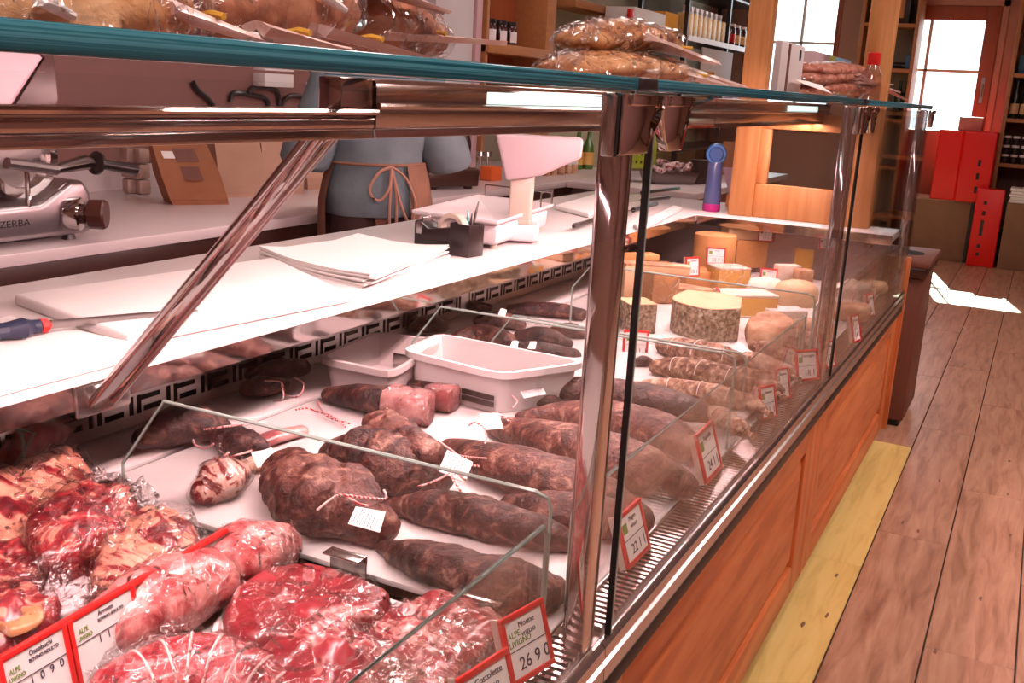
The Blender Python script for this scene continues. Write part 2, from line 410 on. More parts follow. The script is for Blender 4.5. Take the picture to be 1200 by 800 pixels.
mb = MB(); mb.tube([(XF-.02, .63, 1.62), (XF-.05, .63, 1.62), (XF-.055, .63, 1.50)], .008); mb.box(XF-.03, XF-.02, .615, .645, 1.44, 1.68); mb.build('handle', steel, d1, label='steel lever handle')
box('trim_1', wallp, XF-.015, XF, .50, .555, 0, 2.40, kind='structure'); box('trim_2', wallp, XF-.015, XF, .50, 1.5, 2.335, 2.39, kind='structure')
box('baseboard_front', brwood, XF-.02, XF, YR, .5, 0, .09, kind='structure')
# unseen ceiling panels added as fill for the room; they also show as reflections
lens = emat('fill_diffuser', (1, .93, .86), 2.2)
for i, (x, y) in enumerate([(.5, -.15), (3.6, -.9), (6.6, -.9), (2.9, 1.7), (5.9, 2.0), (8.8, 1.8)]):
    t = thing('fill_panel', 'unseen fill light panel added above the %s' % (['near end of the case', 'middle of the customer aisle', 'far customer aisle', 'near staff aisle', 'middle of the staff aisle', 'far staff aisle'][i]), 'ceiling light', (x, y, ZC), group='added fill light panels')
    mb = MB(); mb.box(x-.62, x+.62, y-.16, y+.16, ZC-.05, ZC); mb.build('housing', white, t, bevel=.004)
    mb = MB(); mb.box(x-.6, x+.6, y-.14, y+.14, ZC-.056, ZC-.0505); mb.build('diffuser', lens, t, smooth=0)
    light('fill_lamp', 'AREA', (x, y, ZC-.062), [34, 48, 13, 15, 15, 5][i], ROOMC, 1.2, .28, (0, 0, -1))  # added fill, no such lamp in view

# ------------------------------------------------------------------ display cases
DZ = .68
CASES = []
PLACES = ['nearest display case, raw meat half under the sloping chrome strut', 'middle display case with dark cured hams and salami', 'far display case holding the cheeses']
XB = [-.46, 1.13, 2.67, 4.25]
YF = .41
def slots_panel(name, mat, parent, x0, x1, z0, z1, Y, th=.004):
    holes = []
    x = 1.163
    while x > x0+.1: x -= .095
    while x < x1-.02:
        holes += [(x, x+.011, .703, .740), (x+.019, x+.030, .703, .740), (x+.036, x+.082, .705, .716), (x+.030, x+.078, .728, .738), (x+.022, x+.076, .752, .762)]
        x += .095
    holes = [h for h in holes if h[0] > x0+.005 and h[1] < x1-.005]
    xs = sorted({x0, x1, *[h[0] for h in holes], *[h[1] for h in holes]}); zs = sorted({z0, z1, *[h[2] for h in holes], *[h[3] for h in holes]})
    mb = MB(); S = set()
    for h in holes:
        for i, a in enumerate(xs[:-1]):
            if h[0]-1e-6 <= a < h[1]-1e-6:
                for j, b in enumerate(zs[:-1]):
                    if h[2]-1e-6 <= b < h[3]-1e-6: S.add((i, j))
    for j in range(len(zs)-1):
        i = 0
        while i < len(xs)-1:
            if (i, j) in S:
                i += 1; continue
            k = i
            while k < len(xs)-1 and (k, j) not in S: k += 1
            mb.box(xs[i], xs[k], Y, Y+th, zs[j], zs[j+1]); i = k
    o = mb.build(name, mat, parent, smooth=0)
    return o
def pine_front(t, x0, x1):
    z0, z1 = .10, .575; sw = .125; Y0 = .415
    f = MB(); f.box(x0+.004, x0+sw, Y0, Y0+.022, z0, z1); f.build('front_stile', pinev, t, bevel=.003)
    f = MB(); f.box(x1-sw, x1-.004, Y0, Y0+.022, z0, z1); f.build('front_stile', pinev, t, bevel=.003)
    f = MB(); f.box(x0+sw, x1-sw, Y0, Y0+.022, z0, z0+.085); f.build('front_rail', pine, t, bevel=.003)
    f = MB(); f.box(x0+sw, x1-sw, Y0, Y0+.022, z1-.075, z1); f.build('front_rail', pine, t, bevel=.003)
    a, b, c, d = x0+sw, x1-sw, z0+.085, z1-.075
    pts = [[V((a+i, Y0+y, c+i)), V((b-i, Y0+y, c+i)), V((b-i, Y0+y, d-i)), V((a+i, Y0+y, d-i))] for i, y in ((-.002, .013), (.006, .0135), (.034, .003), (.04, .0025))]
    f = MB(); f.loft(pts, True, False); n = len(f.v); f.f.append((n-4, n-3, n-2, n-1)); f.build('front_panel', pine, t, smooth=20)
ledm = emat('led_strip', LEDC, 7); reflglowm = emat('reflection_glow', (.84, 1, .92), 1.5)  # second emitter: glow for the imitated reflections on the lamp housing
for i in range(3):
    x0, x1 = XB[i], XB[i+1]
    t = thing('display_case', PLACES[i], 'display case', ((x0+x1)/2, .42, 0), group='refrigerated display cases of one counter'); CASES.append(t)
    P = lambda nm, m, *a, bevel=0, **k: box(nm, m, *a, parent=t, bevel=bevel, **k)
    P('plinth', brwood, x0+.02, x1-.02, .56, 1.45, 0, .10)
    P('body', steel_dk, x0+.002, x1-.002, .44, 1.56, .10, .61)
    pine_front(t, x0, x1)
    P('black_gasket', black, x0, x1, .403, .44, .575, .603, bevel=.004)
    # bumper rail: several ridges
    prof = [(.440, .604), (.404, .604), (.400, .612), (.400, .634), (.405, .637), (.405, .642), (.400, .645), (.401, .660), (.408, .667), (.440, .667)]
    m = MB(); m.loft([[V((x, y, z)) for y, z in prof] for x in (x0+.001, x1-.001)]); m.build('bumper_rail', steel, t, smooth=25)
    P('grille_bed', steel_dk, x0, x1, .412, .462, .640, .668)
    g = MB(); n = 0; x = x0+.02
    while x < x1-.02:
        g.box(x, x+.0062, .416, .458, .667, .6765); x += .0135
    g.build('grille_ribs', steel, t, smooth=0, kind='stuff')
    P('grille_edge', steel, x0, x1, .458, .463, .665, .681, bevel=.001)
    P('deck_bed', black if i < 2 else steel_dk, x0+.002, x1-.002, .463, 1.60, .60, .612)
    P('deck_bearer', steel_dk, x0+.05, x1-.12 if i == 0 else x1-.02, .50, 1.58, .612, DZ-.0125)
    P('rear_liner', steel_dk, x0+.002, x1-.002, 1.59, 1.60, .652, .86)
    # deck trays: steps between trays leave dark gaps
    splits = {0: [(-.45, .30), (.305, 1.062)], 1: [(1.104, 1.955), (1.96, 2.665)], 2: [(2.675, 3.4), (3.405, 4.12)]}[i]
    for a, b in splits: P('deck_tray', white_deck, a, b, .465, 1.305, DZ-.009, DZ, bevel=.002)
    for a, b in splits: P('rear_tray', white_deck, a, b, 1.326, 1.585, DZ-.012, DZ-.003, bevel=.002)
    slots_panel('vent_panel', steel, t, x0+.003, x1-.003, DZ+.002, .82, 1.47)
    P('vent_backing', black, x0+.003, x1-.003, 1.50, 1.51, DZ, .86)
    P('vent_lip', steel, x0+.003, x1-.003, 1.40, 1.475, .82, .826)
    # glass
    P('front_glass', glass, x0+.028, x1-.006 if i < 2 else x1-.02, .404, .410, .668, 1.345)
    P('front_glass_edge', black, x0+.0195, x0+.0225, .403, .411, .668, 1.345) if i else None
    P('front_glass_rim', edge_grey, x0+.0225, x0+.028, .4035, .4105, .668, 1.345)
    P('top_glass', glass, x0+.004, x1-.004, .4105, .85, 1.353, 1.3665)
    e = P('top_glass_edge', edge_teal, x0+.004, x1-.004, .4, .4105, 1.3525, 1.367, bevel=.0015)
    P('top_glass_end', edge_teal, x1-.0042, x1-.002, .4, .85, 1.3525, 1.367)
    # posts at the right end of each module
    xp = x1-.005 if i < 2 else x1-.01
    m = MB(); m.box(xp-.040, xp-.006, .4125, .442, .668, 1.350); m.build('post', chrome, t, bevel=.005, seg=3)
    m = MB(); m.box(xp-.026, xp-.010, .442, .449, .668, 1.350); m.build('post_channel', steel, t, bevel=.002)
    # hinge brackets on the glass either side of the post
    def hinge(xa, xb, flip):
        w = xb-xa; Mx = Matrix(((1, 0, 0, 0), (0, 0, -1, 0), (0, 1, 0, 0), (0, 0, 0, 1)))
        pl = [(xa, 1.350), (xb, 1.350), (xb+.004, 1.335), (xb, 1.322), (xb-.22*w, 1.300), (xb-.3*w, 1.287), (xa, 1.287)]
        if flip: pl = [(xa, 1.350), (xb, 1.350), (xb, 1.345), (xb-.12*w, 1.322), (xb-.3*w, 1.287), (xa+.25*w, 1.287), (xa+.12*w, 1.30), (xa, 1.322)]
        m = MB(); m.prism(pl, -.401, -.388, Mx); h = m.build('hinge', chrome, t, bevel=.0015, seg=2)
        m = MB(); m.prism([(a, b) for a, b in ((xa+.012, 1.350), (xb-.01, 1.350), (xb-.01, 1.338), (xa+.012, 1.338))], -.388, -.383, Mx); m.build('hinge_cover', chrome, h, bevel=.0015)
    if i < 2:
        hinge(x1-.115, x1-.002, False); hinge(x1+.012, x1+.118, True)
        P('hinge_plate', steel, x1-.135, x1-.125, .392, .404, 1.286, 1.348, bevel=.002)
        P('hinge_seal', black, x1-.124, x1-.118, .392, .404, 1.286, 1.348)
        P('glass_stop', blackp, x1-.05, x1+.015, .3995, .4095, 1.352, 1.3675, bevel=.002)
    else:
        hinge(x1-.10, x1-.01, False)
    # lamp carrier under the top glass
    zt = 1.306 if i == 0 else 1.3505
    m = MB(); c = .006
    m.loft([[V((x, y, z)) for y, z in ((.772+c, 1.284), (.812-c, 1.284), (.812, 1.284+c), (.812, zt-c), (.812-c, zt), (.772+c, zt), (.772, zt-c), (.772, 1.284+c))] for x in (x0+.002, x1-.002)])
    m.build('lamp_profile', lampmetal, t, smooth=50)
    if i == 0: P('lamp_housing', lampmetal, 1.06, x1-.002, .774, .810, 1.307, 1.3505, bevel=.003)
    m = MB(); m.tube([(x0+.002, .769, 1.309 if i == 0 else 1.3165), (x1-.002, .768, 1.309 if i == 0 else 1.3165)], .0045, 8); m.build('lamp_bead', lampmetal, t)
    P('lamp_lip', lampmetal, x0+.002, x1-.002, .7715, .774, 1.2755, 1.287, bevel=.0008)
    P('led_strip', ledm, x0+.04, x1-.04, .785, .799, 1.2815, 1.2835)
    if i: P('reflection_strip', reflglowm, [0, 1.43, 3.50][i], [0, 1.905, 4.0][i], .7705, .7725, 1.322, 1.340, bevel=.001, label='greenish white glowing strip imitating a reflection')  # glowing strip added in place of a bright reflection on the housing
    light('led_lamp', 'AREA', ((x0+x1)/2, .792, 1.2775), 8.5, LEDC, x1-x0-.1, .02, (0, .0, -1))
    light('led_lamp', 'AREA', ((x0+x1)/2, .83, 1.284), 10.5, LEDC, x1-x0-.1, .02, (0, .75, -.65))
# strut of the nearest case
t = CASES[0]
a, b = V((1.045, 1.20, .855)), V((1.055, .797, 1.284)); d = (b-a).normalized()
def bar(nm, mt, dx0, dx1, n0, n1, bev):
    nrm = V((1, 0, 0)).cross(d).normalized(); m = MB()
    m.loft([[p+V((dx, 0, 0))+nrm*n for dx, n in ((dx0, n0), (dx1, n0), (dx1, n1), (dx0, n1))] for p in (a, b)])
    return m.build(nm, mt, t, bevel=bev, seg=3)
bar('strut', chrome, -.026, .016, -.006, .006, .004)
bar('strut_channel', chrome, .019, .027, -.008, .010, .003)
bar('strut_rib', chrome, -.012, -.002, -.010, -.0062, .0015)
m = MB(); m.box(1.0, 1.10, 1.19, 1.2, .845, .893); m.build('strut_bracket', steel, t, bevel=.003)
# dividers
def divider(t, X, y0, y1, z1, name='glass_divider', zb=DZ, cut=.055):
    m = MB(); Mx = Matrix(((0, 0, 1, X), (1, 0, 0, 0), (0, 1, 0, 0), (0, 0, 0, 1)))
    pl = [(y0, zb), (y0, z1-.02), (y0+.004, z1-.006), (y0+.02, z1), (y1-cut, z1), (y1, z1-cut*1.3), (y1, zb)]
    m.prism(pl, -.002, .002, Mx); o = m.build(name, divglass, t)
    m = MB(); m.tube([V((X, y, z)) for y, z in pl], .0026, 6); m.build('polished_edge', edge_grey, o)
    return o
divider(CASES[0], 1.079, .468, 1.19, .872, cut=.09)
divider(CASES[1], 1.925, .468, 1.20, .872, cut=.07)
divider(CASES[1], 2.215, .515, 1.15, .807)
divider(CASES[2], 2.70, .468, 1.15, .872)
q_ = pz(31, 575, .70); divider(CASES[0], q_.x, q_.y, 1.40, .80, cut=.10)
for i, (xa, xb) in enumerate(((-.4, 1.072), (1.15, 2.60), (2.70, 4.2))):
    m = MB(); m.box(xa, xb, .4655, .4695, DZ, .836); o = m.build('front_guard_glass', divglass, CASES[i])
    m = MB(); m.tube([V((xa, .4675, .684)), V((xa, .4675, .82)), V((xa+.012, .4675, .838)), V((xb-.012, .4675, .838)), V((xb, .4675, .82)), V((xb, .4675, .684))], .0032, 8); m.build('polished_edge', edge_grey, o)
# clips that hold the trays
for (x, y, w) in ((150, 579, .05), (340, 642, .05), (408, 668, .06), (560, 720, .07)):
    p = pz(x, y, DZ+.01); m = MB(); T = TR((1.082, p.y, DZ-.008))
    m.T = T; m.box(-.004, .002, -w/2, w/2, 0, .046); m.box(-.022, -.003, -w/2, w/2, .042, .046); m.build('tray_clip', steel, CASES[0], bevel=.003)
for (x, y) in ((475, 435), (502, 441)):
    p = pz(x, y, DZ+.01); m = MB(); m.T = TR((p.x, p.y, DZ)); m.box(-.003, .003, -.035, .035, 0, .05); m.build('tray_clip', steel, CASES[1], bevel=.0028)
# far end of the counter
t = CASES[2]
box('end_panel', pinev, 4.252, 4.285, .398, 1.56, .09, .79, parent=t, bevel=.003)
box('end_glass', glass, 4.252, 4.258, .412, 1.15, .79, 1.345, parent=t)
box('end_liner', steel_dk, 4.125, 4.135, .47, 1.59, .652, .86, parent=t)
# worktop over the rear of the cases, turning across the far end
wt = thing('worktop', 'white serving worktop behind the case fronts, turning across the cheese end', 'worktop', (2.2, 1.5, .866))
poly = [(-.4, 1.2), (4.02, 1.2), (4.02, .45), (4.245, .45), (4.245, 1.1), (4.6, 1.1), (4.6, 1.86), (-.4, 1.86)]
m = MB(); m.prism(poly, .868, .897); m.build('top_slab', wtop, wt, bevel=.003)
box('fascia', chrome, -.4, 4.0, 1.196, 1.2002, .858, .894, parent=wt)
box('fascia', chrome, 4.014, 4.0195, .45, 1.196, .858, .894, parent=wt)
box('rear_panel', steel_dk, -.4, 4.24, 1.80, 1.82, .02, .868, parent=wt)
# wooden partition on the far end of the worktop
t = thing('wooden_partition', 'pine framed glass partition standing at the far end of the worktop', 'partition', (4.16, .85, .897))
def wp(nm, m, *a, **k): return box(nm, m, *a, parent=t, bevel=.004, **k)
wp('post', pine_lt, 4.12, 4.19, 1.005, 1.10, .8975, 2.849); wp('post', pine_lt, 4.12, 4.19, .555, .65, .8975, 2.849)
wp('lower_rail', pine_lt, 4.135, 4.175, .65, 1.005, .8975, 1.03); wp('upper_rail', pine_lt, 4.135, 4.175, .65, 1.005, 1.245, 1.31)
wp('stile', pine_lt, 4.137, 4.173, .965, 1.005, 1.03, 1.245); wp('stile', pine_lt, 4.137, 4.173, .65, .69, 1.03, 1.245)
box('pane', glass, 4.152, 4.157, .69, .965, 1.03, 1.245, parent=t)
# waste bin against the end of the counter
t = thing('waste_bin', 'brown wooden waste bin with swing lid beside the counter end', 'bin', (5.0, .39, 0))
box('body', brwood, 4.62, 5.06, .37, .62, .03, .66, parent=t, bevel=.006)
box('foot_plinth', black, 4.64, 5.04, .39, .60, 0, .03, parent=t)
box('lid_band', brownp, 4.60, 5.08, .36, .63, .66, .705, parent=t, bevel=.006)
box('lid', brwood, 4.59, 5.09, .35, .64, .705, .735, parent=t, bevel=.008)
m = MB(); m.lathe([(.07, 0), (.07, .002)], (4.85, .47, .7352), 20); m.build('lid_hole', pm('matt_black', (.006, .005, .005), rough=.9), t)
# ------------------------------------------------------------------ food materials
FAT = (.47, .175, .115); FATW = (.56, .27, .195); REDM = (.36, .018, .028); REDD = (.20, .010, .016); PINKM = (.72, .16, .17)
beef = pm('raw_beef', [(.30, (.06, .004, .008)), (.47, (.20, .010, .018)), (.555, (.34, .03, .035)), (.585, FATW), (.66, FAT)], scale=14, stretch=(1, 1.6, 1.6), rough=.32, bump=.25, bscale=30, bdist=.004, dist=1.6, spec=.5, coat=.3)
rib = pm('rib_slab', [(.28, (.07, .005, .009)), (.43, (.22, .012, .02)), (.49, FATW), (.62, (.72, .34, .22)), (.72, (.25, .015, .02))], scale=11, stretch=(2.6, .7, 1.5), rough=.35, bump=.3, bscale=26, bdist=.005, dist=1.3, coat=.3)
steakm = pm('steak', [(.34, (.20, .010, .018)), (.55, (.30, .022, .034)), (.60, (.62, .30, .27)), (.635, (.32, .028, .040)), (.70, (.50, .15, .145))], scale=7, rough=.3, bump=.2, bscale=30, bdist=.003, dist=1.2, coat=.35)
porkm = pm('pink_roast', [(.36, (.34, .04, .045)), (.46, (.50, .13, .13)), (.56, (.66, .30, .275)), (.64, (.42, .07, .075))], scale=14, rough=.35, bump=.35, bscale=22, bdist=.006, dist=1.4, coat=.3)
netm = pm('netted_roast', [(.30, (.20, .007, .018)), (.50, (.36, .02, .035)), (.58, (.62, .20, .20)), (.66, (.36, .025, .04))], scale=55, rough=.32, bump=.6, bscale=70, bdist=.004, coat=.4, dist=.4)
bark = pm('cured_bark', [(.38, (.012, .003, .003)), (.47, (.042, .011, .009)), (.54, (.085, .027, .020)), (.60, (.14, .055, .040)), (.66, (.30, .16, .115))], scale=34, detail=8, rough=.42, bump=1, bscale=80, bdist=.008, dist=1.2)
bark2 = pm('cured_dark', [(.38, (.008, .002, .003)), (.48, (.028, .007, .008)), (.55, (.06, .018, .016)), (.64, (.18, .08, .06))], scale=36, detail=8, rough=.42, bump=1, bscale=60, bdist=.008, dist=.6)
brnz = pm('bresaola_skin', [(.37, (.025, .006, .005)), (.46, (.075, .019, .015)), (.54, (.125, .040, .030)), (.60, (.20, .085, .062)), (.66, (.36, .20, .15))], scale=34, detail=8, rough=.42, bump=1, bscale=85, bdist=.006, dist=.9)
cutm = pm('cut_cured', [(.40, (.28, .07, .075)), (.52, (.44, .16, .16)), (.62, (.60, .33, .31))], scale=9, rough=.3, bump=.15, bscale=20, coat=.4, dist=.6)
speckm = pm('speck_cut', [(.38, (.13, .006, .008)), (.49, (.24, .015, .016)), (.51, (.72, .40, .32)), (.60, (.80, .56, .47)), (.64, (.28, .03, .03))], scale=13, stretch=(2, 1, 1), rough=.35, dist=.8, coat=.4)
fatm = pm('cured_fat', [(.35, (.72, .38, .24)), (.6, (.80, .55, .42)), (.75, (.60, .22, .14))], scale=10, rough=.45, bump=.2, bscale=25)
salm = pm('salami_bloom', [(.34, (.045, .015, .010)), (.45, (.16, .065, .04)), (.56, (.36, .21, .14)), (.68, (.62, .46, .35))], scale=66, rough=.75, bump=1, bscale=60, bdist=.007, dist=.5)
salm2 = pm('salami_pale', [(.34, (.10, .04, .025)), (.45, (.28, .14, .09)), (.56, (.50, .34, .24)), (.68, (.70, .56, .44))], scale=66, rough=.75, bump=1, bscale=60, bdist=.007, dist=.5)
rindg = pm('grey_rind', [(.34, (.06, .035, .02)), (.46, (.19, .125, .075)), (.56, (.36, .27, .185)), (.68, (.56, .46, .36))], scale=84, rough=.85, bump=.5, bscale=70, bdist=.003, dist=.4)
rindb = pm('brown_rind', [(.34, (.26, .10, .05)), (.5, (.48, .25, .14)), (.66, (.66, .43, .29))], scale=20, rough=.7, bump=.3, bscale=50, bdist=.002)
chy = pm('yellow_cheese', [(.35, (.66, .34, .075)), (.65, (.76, .44, .13))], scale=14, rough=.45, bump=.15, bscale=60, bdist=.002)
chp = pm('pale_cheese', [(.35, (.62, .38, .20)), (.65, (.72, .50, .31))], scale=12, rough=.5, bump=.1, bscale=60, bdist=.002)
cho = pm('orange_cheese', [(.35, (.50, .22, .075)), (.65, (.62, .31, .12))], scale=10, rough=.45, bump=.1)
chw = pm('white_rind', [(.35, (.66, .50, .40)), (.65, (.80, .68, .58))], scale=20, rough=.7)
twine = pm('red_white_twine', [(.46, (.50, .02, .03)), (.54, (.86, .74, .70))], scale=26, stretch=(3, 3, 3), rough=.7, tex='wave')
traym = pm('white_tray', (.84, .78, .78), rough=.35)

def wrapped(root, outl, z0, h, grow=1.1, seed=0, extra=.004, **k):
    slab('vacuum_bag', film, outl, z0, h+extra, parent=root, grow=grow, amp=.009, freq=26, seed=seed+31, er=.022, **k)
def meat(name, label, cat, outl, z0, h, mat, seed, grow=1.07, wrap=True, seal=None, amp=.010, freq=20, group='vacuum-packed raw meat', dome=.35, er=.028, tilt=(0, 0)):
    o = [pz(x, y, z0+h*.5) for x, y in outl]; c = sum(o, V())/len(o)
    t = thing(name, label, cat, (c.x, c.y, z0), group=group)
    slab('meat', mat, outl, z0, h, parent=t, amp=amp, freq=freq, seed=seed, dome=dome, er=er, tilt=tilt, n=64)
    if wrap: wrapped(t, outl, z0, h, grow, seed, tilt=tilt)
    if seal:
        pts = [pz(x, y, z0+zz) for x, y, zz in seal]; flat_sheet('bag_seal', filmh, pts, t, seed)
    return t
def flat_sheet(name, mat, quad, parent, seed=0, nu=14, nv=10, amp=.007, freq=34, at=None, **k):
    """crumpled thin sheet spanned by four corner points."""
    a, b, c, d = [V(p) for p in quad]; nrm = (b-a).cross(d-a).normalized(); vs_ = []
    for i in range(nu+1):
        for j in range(nv+1):
            u, w = i/nu, j/nv; p = (a*(1-u)+b*u)*(1-w)+(d*(1-u)+c*u)*w
            vs_.append(p+nrm*amp*1.5*fb(p, freq, seed))
    fs = [(i*(nv+1)+j, (i+1)*(nv+1)+j, (i+1)*(nv+1)+j+1, i*(nv+1)+j+1) for i in range(nu) for j in range(nv)]
    m = MB(); m.add(vs_, fs); return m.build(name, mat, parent, at=at, smooth=0 if False else 70, fix=False, **k)

# ------------------------------------------------------------------ raw meat in the nearest case
B = DZ+.001
meat('beef_rib_slab', 'striped beef rib slab in clear film against the far left of the nearest case', 'meat', [(-60, 610), (-10, 585), (40, 565), (82, 557), (112, 574), (104, 598), (62, 618), (25, 645), (-60, 668)], B, .065, rib, 1, tilt=(.1, .15))
meat('beef_rib_steak', 'dark red marbled beef cut with cream bands, between rib slab and fatty chunk', 'meat', [(30, 632), (58, 606), (100, 582), (148, 588), (163, 610), (150, 640), (118, 648), (92, 664), (50, 668)], B, .075, beef, 2, tilt=(0, .1))
meat('beef_chunk', 'thick beef chunk with creamy fat top touching the end of the red rail', 'meat', [(112, 668), (128, 640), (160, 620), (196, 612), (228, 624), (236, 648), (200, 676), (160, 694), (128, 705), (108, 690)], B, .06, rib, 3, tilt=(0, .1))
meat('dark_beef_cut', 'shadowed beef cut at the left edge under the rib slab', 'meat', [(-70, 655), (10, 650), (48, 660), (52, 690), (20, 704), (-70, 705)], B, .045, beef, 4)
meat('beef_roast', 'beef roast with a round cap of yellow fat above the Ossobuchi tag', 'meat', [(-60, 712), (-5, 700), (40, 706), (68, 720), (60, 742), (10, 766), (-60, 775)], B, .055, beef, 5)
rt = [o for o in COL.objects if o.get('label', '').startswith('beef roast with a round cap')][0]
slab('fat_cap', pm('yellow_fat', (.47, .22, .10), rough=.35, coat=.3), [(-6, 724), (10, 710), (38, 709), (52, 718), (40, 732), (8, 742)], B+.048, .010, parent=rt, er=.008, amp=.004)
t = thing('empty_meat_tray', 'crumpled clear plastic bag and tray between beef roast and red rail', 'plastic bag', pz(80, 690, B), group=None)
flat_sheet('bag', filmh, [pz(0, 680, B+.05), pz(60, 640, B+.07), pz(125, 690, B+.045), pz(62, 722, B+.035)], t, 6, amp=.014, freq=22)
flat_sheet('tray_lid', filmh, [pz(85, 705, B+.03), pz(115, 686, B+.035), pz(126, 694, B+.03), pz(95, 716, B+.025)], t, 8, amp=.002)
slab('tray_base', traym, [(10, 700), (60, 672), (118, 694), (66, 728)], B, .02, parent=t, er=.004, amp=.001)
for i, (q, s) in enumerate((([(140, 585), (160, 560), (188, 578), (172, 606)], 3), ([(104, 560), (122, 545), (150, 560), (138, 580)], 4))):
    flat_sheet('bag_end', filmh, [pz(x, y, B+.05) for x, y in q], None, s, amp=.014, freq=40, at=pz(*q[0], B+.05), label=['puckered clear bag end sticking up beside the rear tray clip', 'small clear bag end behind the beef ribs'][i], cat='plastic bag')

# rolled roasts
def roll(name, label, path, mat, seed, flat=.85, film_grow=1.06, net=True, amp=.06, group='netted roasts'):
    pts, rad = lp(path, B, flat); t = thing(name, label, 'roast', base_of(pts, B), group=group)
    lump_mb(pts, rad, B+.001, amp=amp, freq=18, seed=seed, wr=.012).build('meat', mat, t, smooth=60)
    if net:
        m = MB(); seq = cr([(*p, *r) for p, r in zip(pts, rad)], 9)
        for i in range(1, 8):
            p = V(seq[i][:3]); tg = (V(seq[i+1][:3])-V(seq[i-1][:3])).normalized(); sd = tg.cross(V((0, 0, 1))).normalized(); u = sd.cross(tg)
            ring = [p+(sd*math.cos(a)*seq[i][3]+u*math.sin(a)*seq[i][4])*(1+amp*fb(p+sd*math.cos(a)*seq[i][3]+u*math.sin(a)*seq[i][4], 18, seed)+.01) for a in [k*math.pi/14-.3 for k in range(18)]]
            m.tube(ring, .0016, 5)
        m.build('string_net', pm_once('net_string', (.80, .55, .52)), t)
    lump_mb(pts, [(a*film_grow, b*film_grow) for a, b in rad], B+.0006, amp=.10, freq=26, seed=seed+40, wr=.03, n=34, seg=30).build('vacuum_bag', film, t, smooth=60)
    return t
def pm_once(name, c, **k): return MATS.get(name) or pm(name, c, **k)
roll('rolled_roast', 'pink rolled roast in a clear bag right behind the Ossobuchi tag', [(140, 728, 46), (185, 702, 52), (232, 682, 48)], porkm, 11, net=False, amp=.12)
roll('rolled_roast', 'pink rolled roast behind the other one, its clear bag peaked at the dark ham', [(240, 672, 40), (285, 652, 44), (322, 640, 32)], porkm, 12, net=False, amp=.12)
flat_sheet('bag_end', filmh, [pz(318, 640, B+.04), pz(342, 608, B+.09), pz(350, 620, B+.08), pz(338, 680, B+.02)], None, 3, amp=.006, at=pz(335, 640, B+.05), label='peaked clear bag corner rising in front of the big dark ham', cat='plastic bag')
flat_sheet('bag_end', filmh, [pz(90, 775, B+.03), pz(225, 715, B+.05), pz(240, 735, B+.03), pz(110, 805, B+.02)], None, 5, amp=.010, at=pz(165, 755, B+.03), label='flat clear bag flap along the front of the pink roast', cat='plastic bag')
roll('netted_red_roast', 'deep red roast tightly netted at the bottom edge beside the flat steak', [(150, 815, 50), (215, 792, 54), (285, 800, 48), (330, 825, 30)], netm, 13, amp=.05)
meat('flat_steak', 'large flat red steak pack lying in the middle of the nearest case', 'steak', [(262, 722), (285, 694), (328, 668), (382, 676), (438, 690), (458, 704), (446, 726), (414, 742), (410, 752), (340, 760), (290, 758), (264, 744)], B+.012, .034, steakm, 14, grow=1.03, amp=.004, freq=18, er=.016, dome=.15)
slab('white_meat_tray', traym, [(250, 735), (335, 678), (415, 698), (480, 722), (420, 775), (300, 780)], B, .012, label='white tray showing under the large flat steak', cat='tray', er=.003, amp=.0005, smooth=True)
meat('wrapped_chop', 'chop wrapped in whitish crumpled film at the bottom beside the netted roast', 'meat', [(300, 778), (350, 760), (402, 752), (440, 764), (475, 800), (470, 850), (300, 850)], B, .06, steakm, 15, grow=1.1, amp=.012)
flat_sheet('bag_end', filmh, [pz(370, 756, B+.065), pz(428, 748, B+.065), pz(500, 800, B+.05), pz(430, 812, B+.05)], None, 9, amp=.012, at=pz(430, 780, B+.05), label='crumpled whitish bag flap over the wrapped chop', cat='plastic bag')
meat('veal_steaks', 'pack of thin veined red steaks behind the front price tags', 'steak', [(425, 758), (445, 735), (478, 716), (512, 703), (560, 716), (590, 732), (582, 762), (545, 800), (500, 850), (430, 850), (418, 800)], B, .04, pm('veined_steak', [(.33, (.20, .010, .018)), (.5, (.31, .025, .036)), (.56, (.66, .35, .32)), (.60, (.31, .025, .036)), (.68, (.54, .22, .20))], scale=13, stretch=(1.8, .8, 1), rough=.3, bump=.25, bscale=32, bdist=.004, dist=1.5, coat=.35), 16, grow=1.03, amp=.007, freq=28, er=.015, dome=.2)

# ------------------------------------------------------------------ cured hams and bresaola in the middle case
BB = DZ+.001
def ham(name, label, path, mat, seed, flat=.78, cat='ham', group='dark cured meats', **k):
    return lump(name, mat, path, BB, flat, label, cat, group, seed=seed, **{**dict(amp=.24, freq=13, wr=.035, n=60, seg=44), **k})
ham('cured_ham', 'big brown cured ham, blunt and pear shaped, leftmost beside the white paper', [(338, 552, 32), (362, 576, 50), (402, 590, 46), (440, 612, 30)], brnz, 21, flat=.85)
ham('cured_ham', 'dark lumpy ham behind the blunt brown one, a pale knuckle on its top', [(396, 530, 24), (432, 532, 42), (476, 546, 42), (506, 556, 28)], bark, 22)
lump('cured_knuckle', brnz, [(446, 500, 26), (468, 512, 26), (500, 532, 22)], BB+.045, .8, 'pale rumpled ham knuckle lying on top of the dark lumpy ham', 'ham', 'dark cured meats', seed=23, amp=.22, freq=20, wr=.05)
ham('cured_loin', 'long dark cured loin touching the white paper tag, second from the front', [(462, 592, 12), (510, 596, 26), (570, 606, 30), (625, 620, 28), (660, 632, 18)], bark, 24)
ham('cured_loin', 'frontmost cured loin, shrivelled, nearest the tray clips', [(452, 642, 12), (492, 654, 26), (556, 674, 38), (612, 688, 36), (648, 690, 22)], bark, 25)
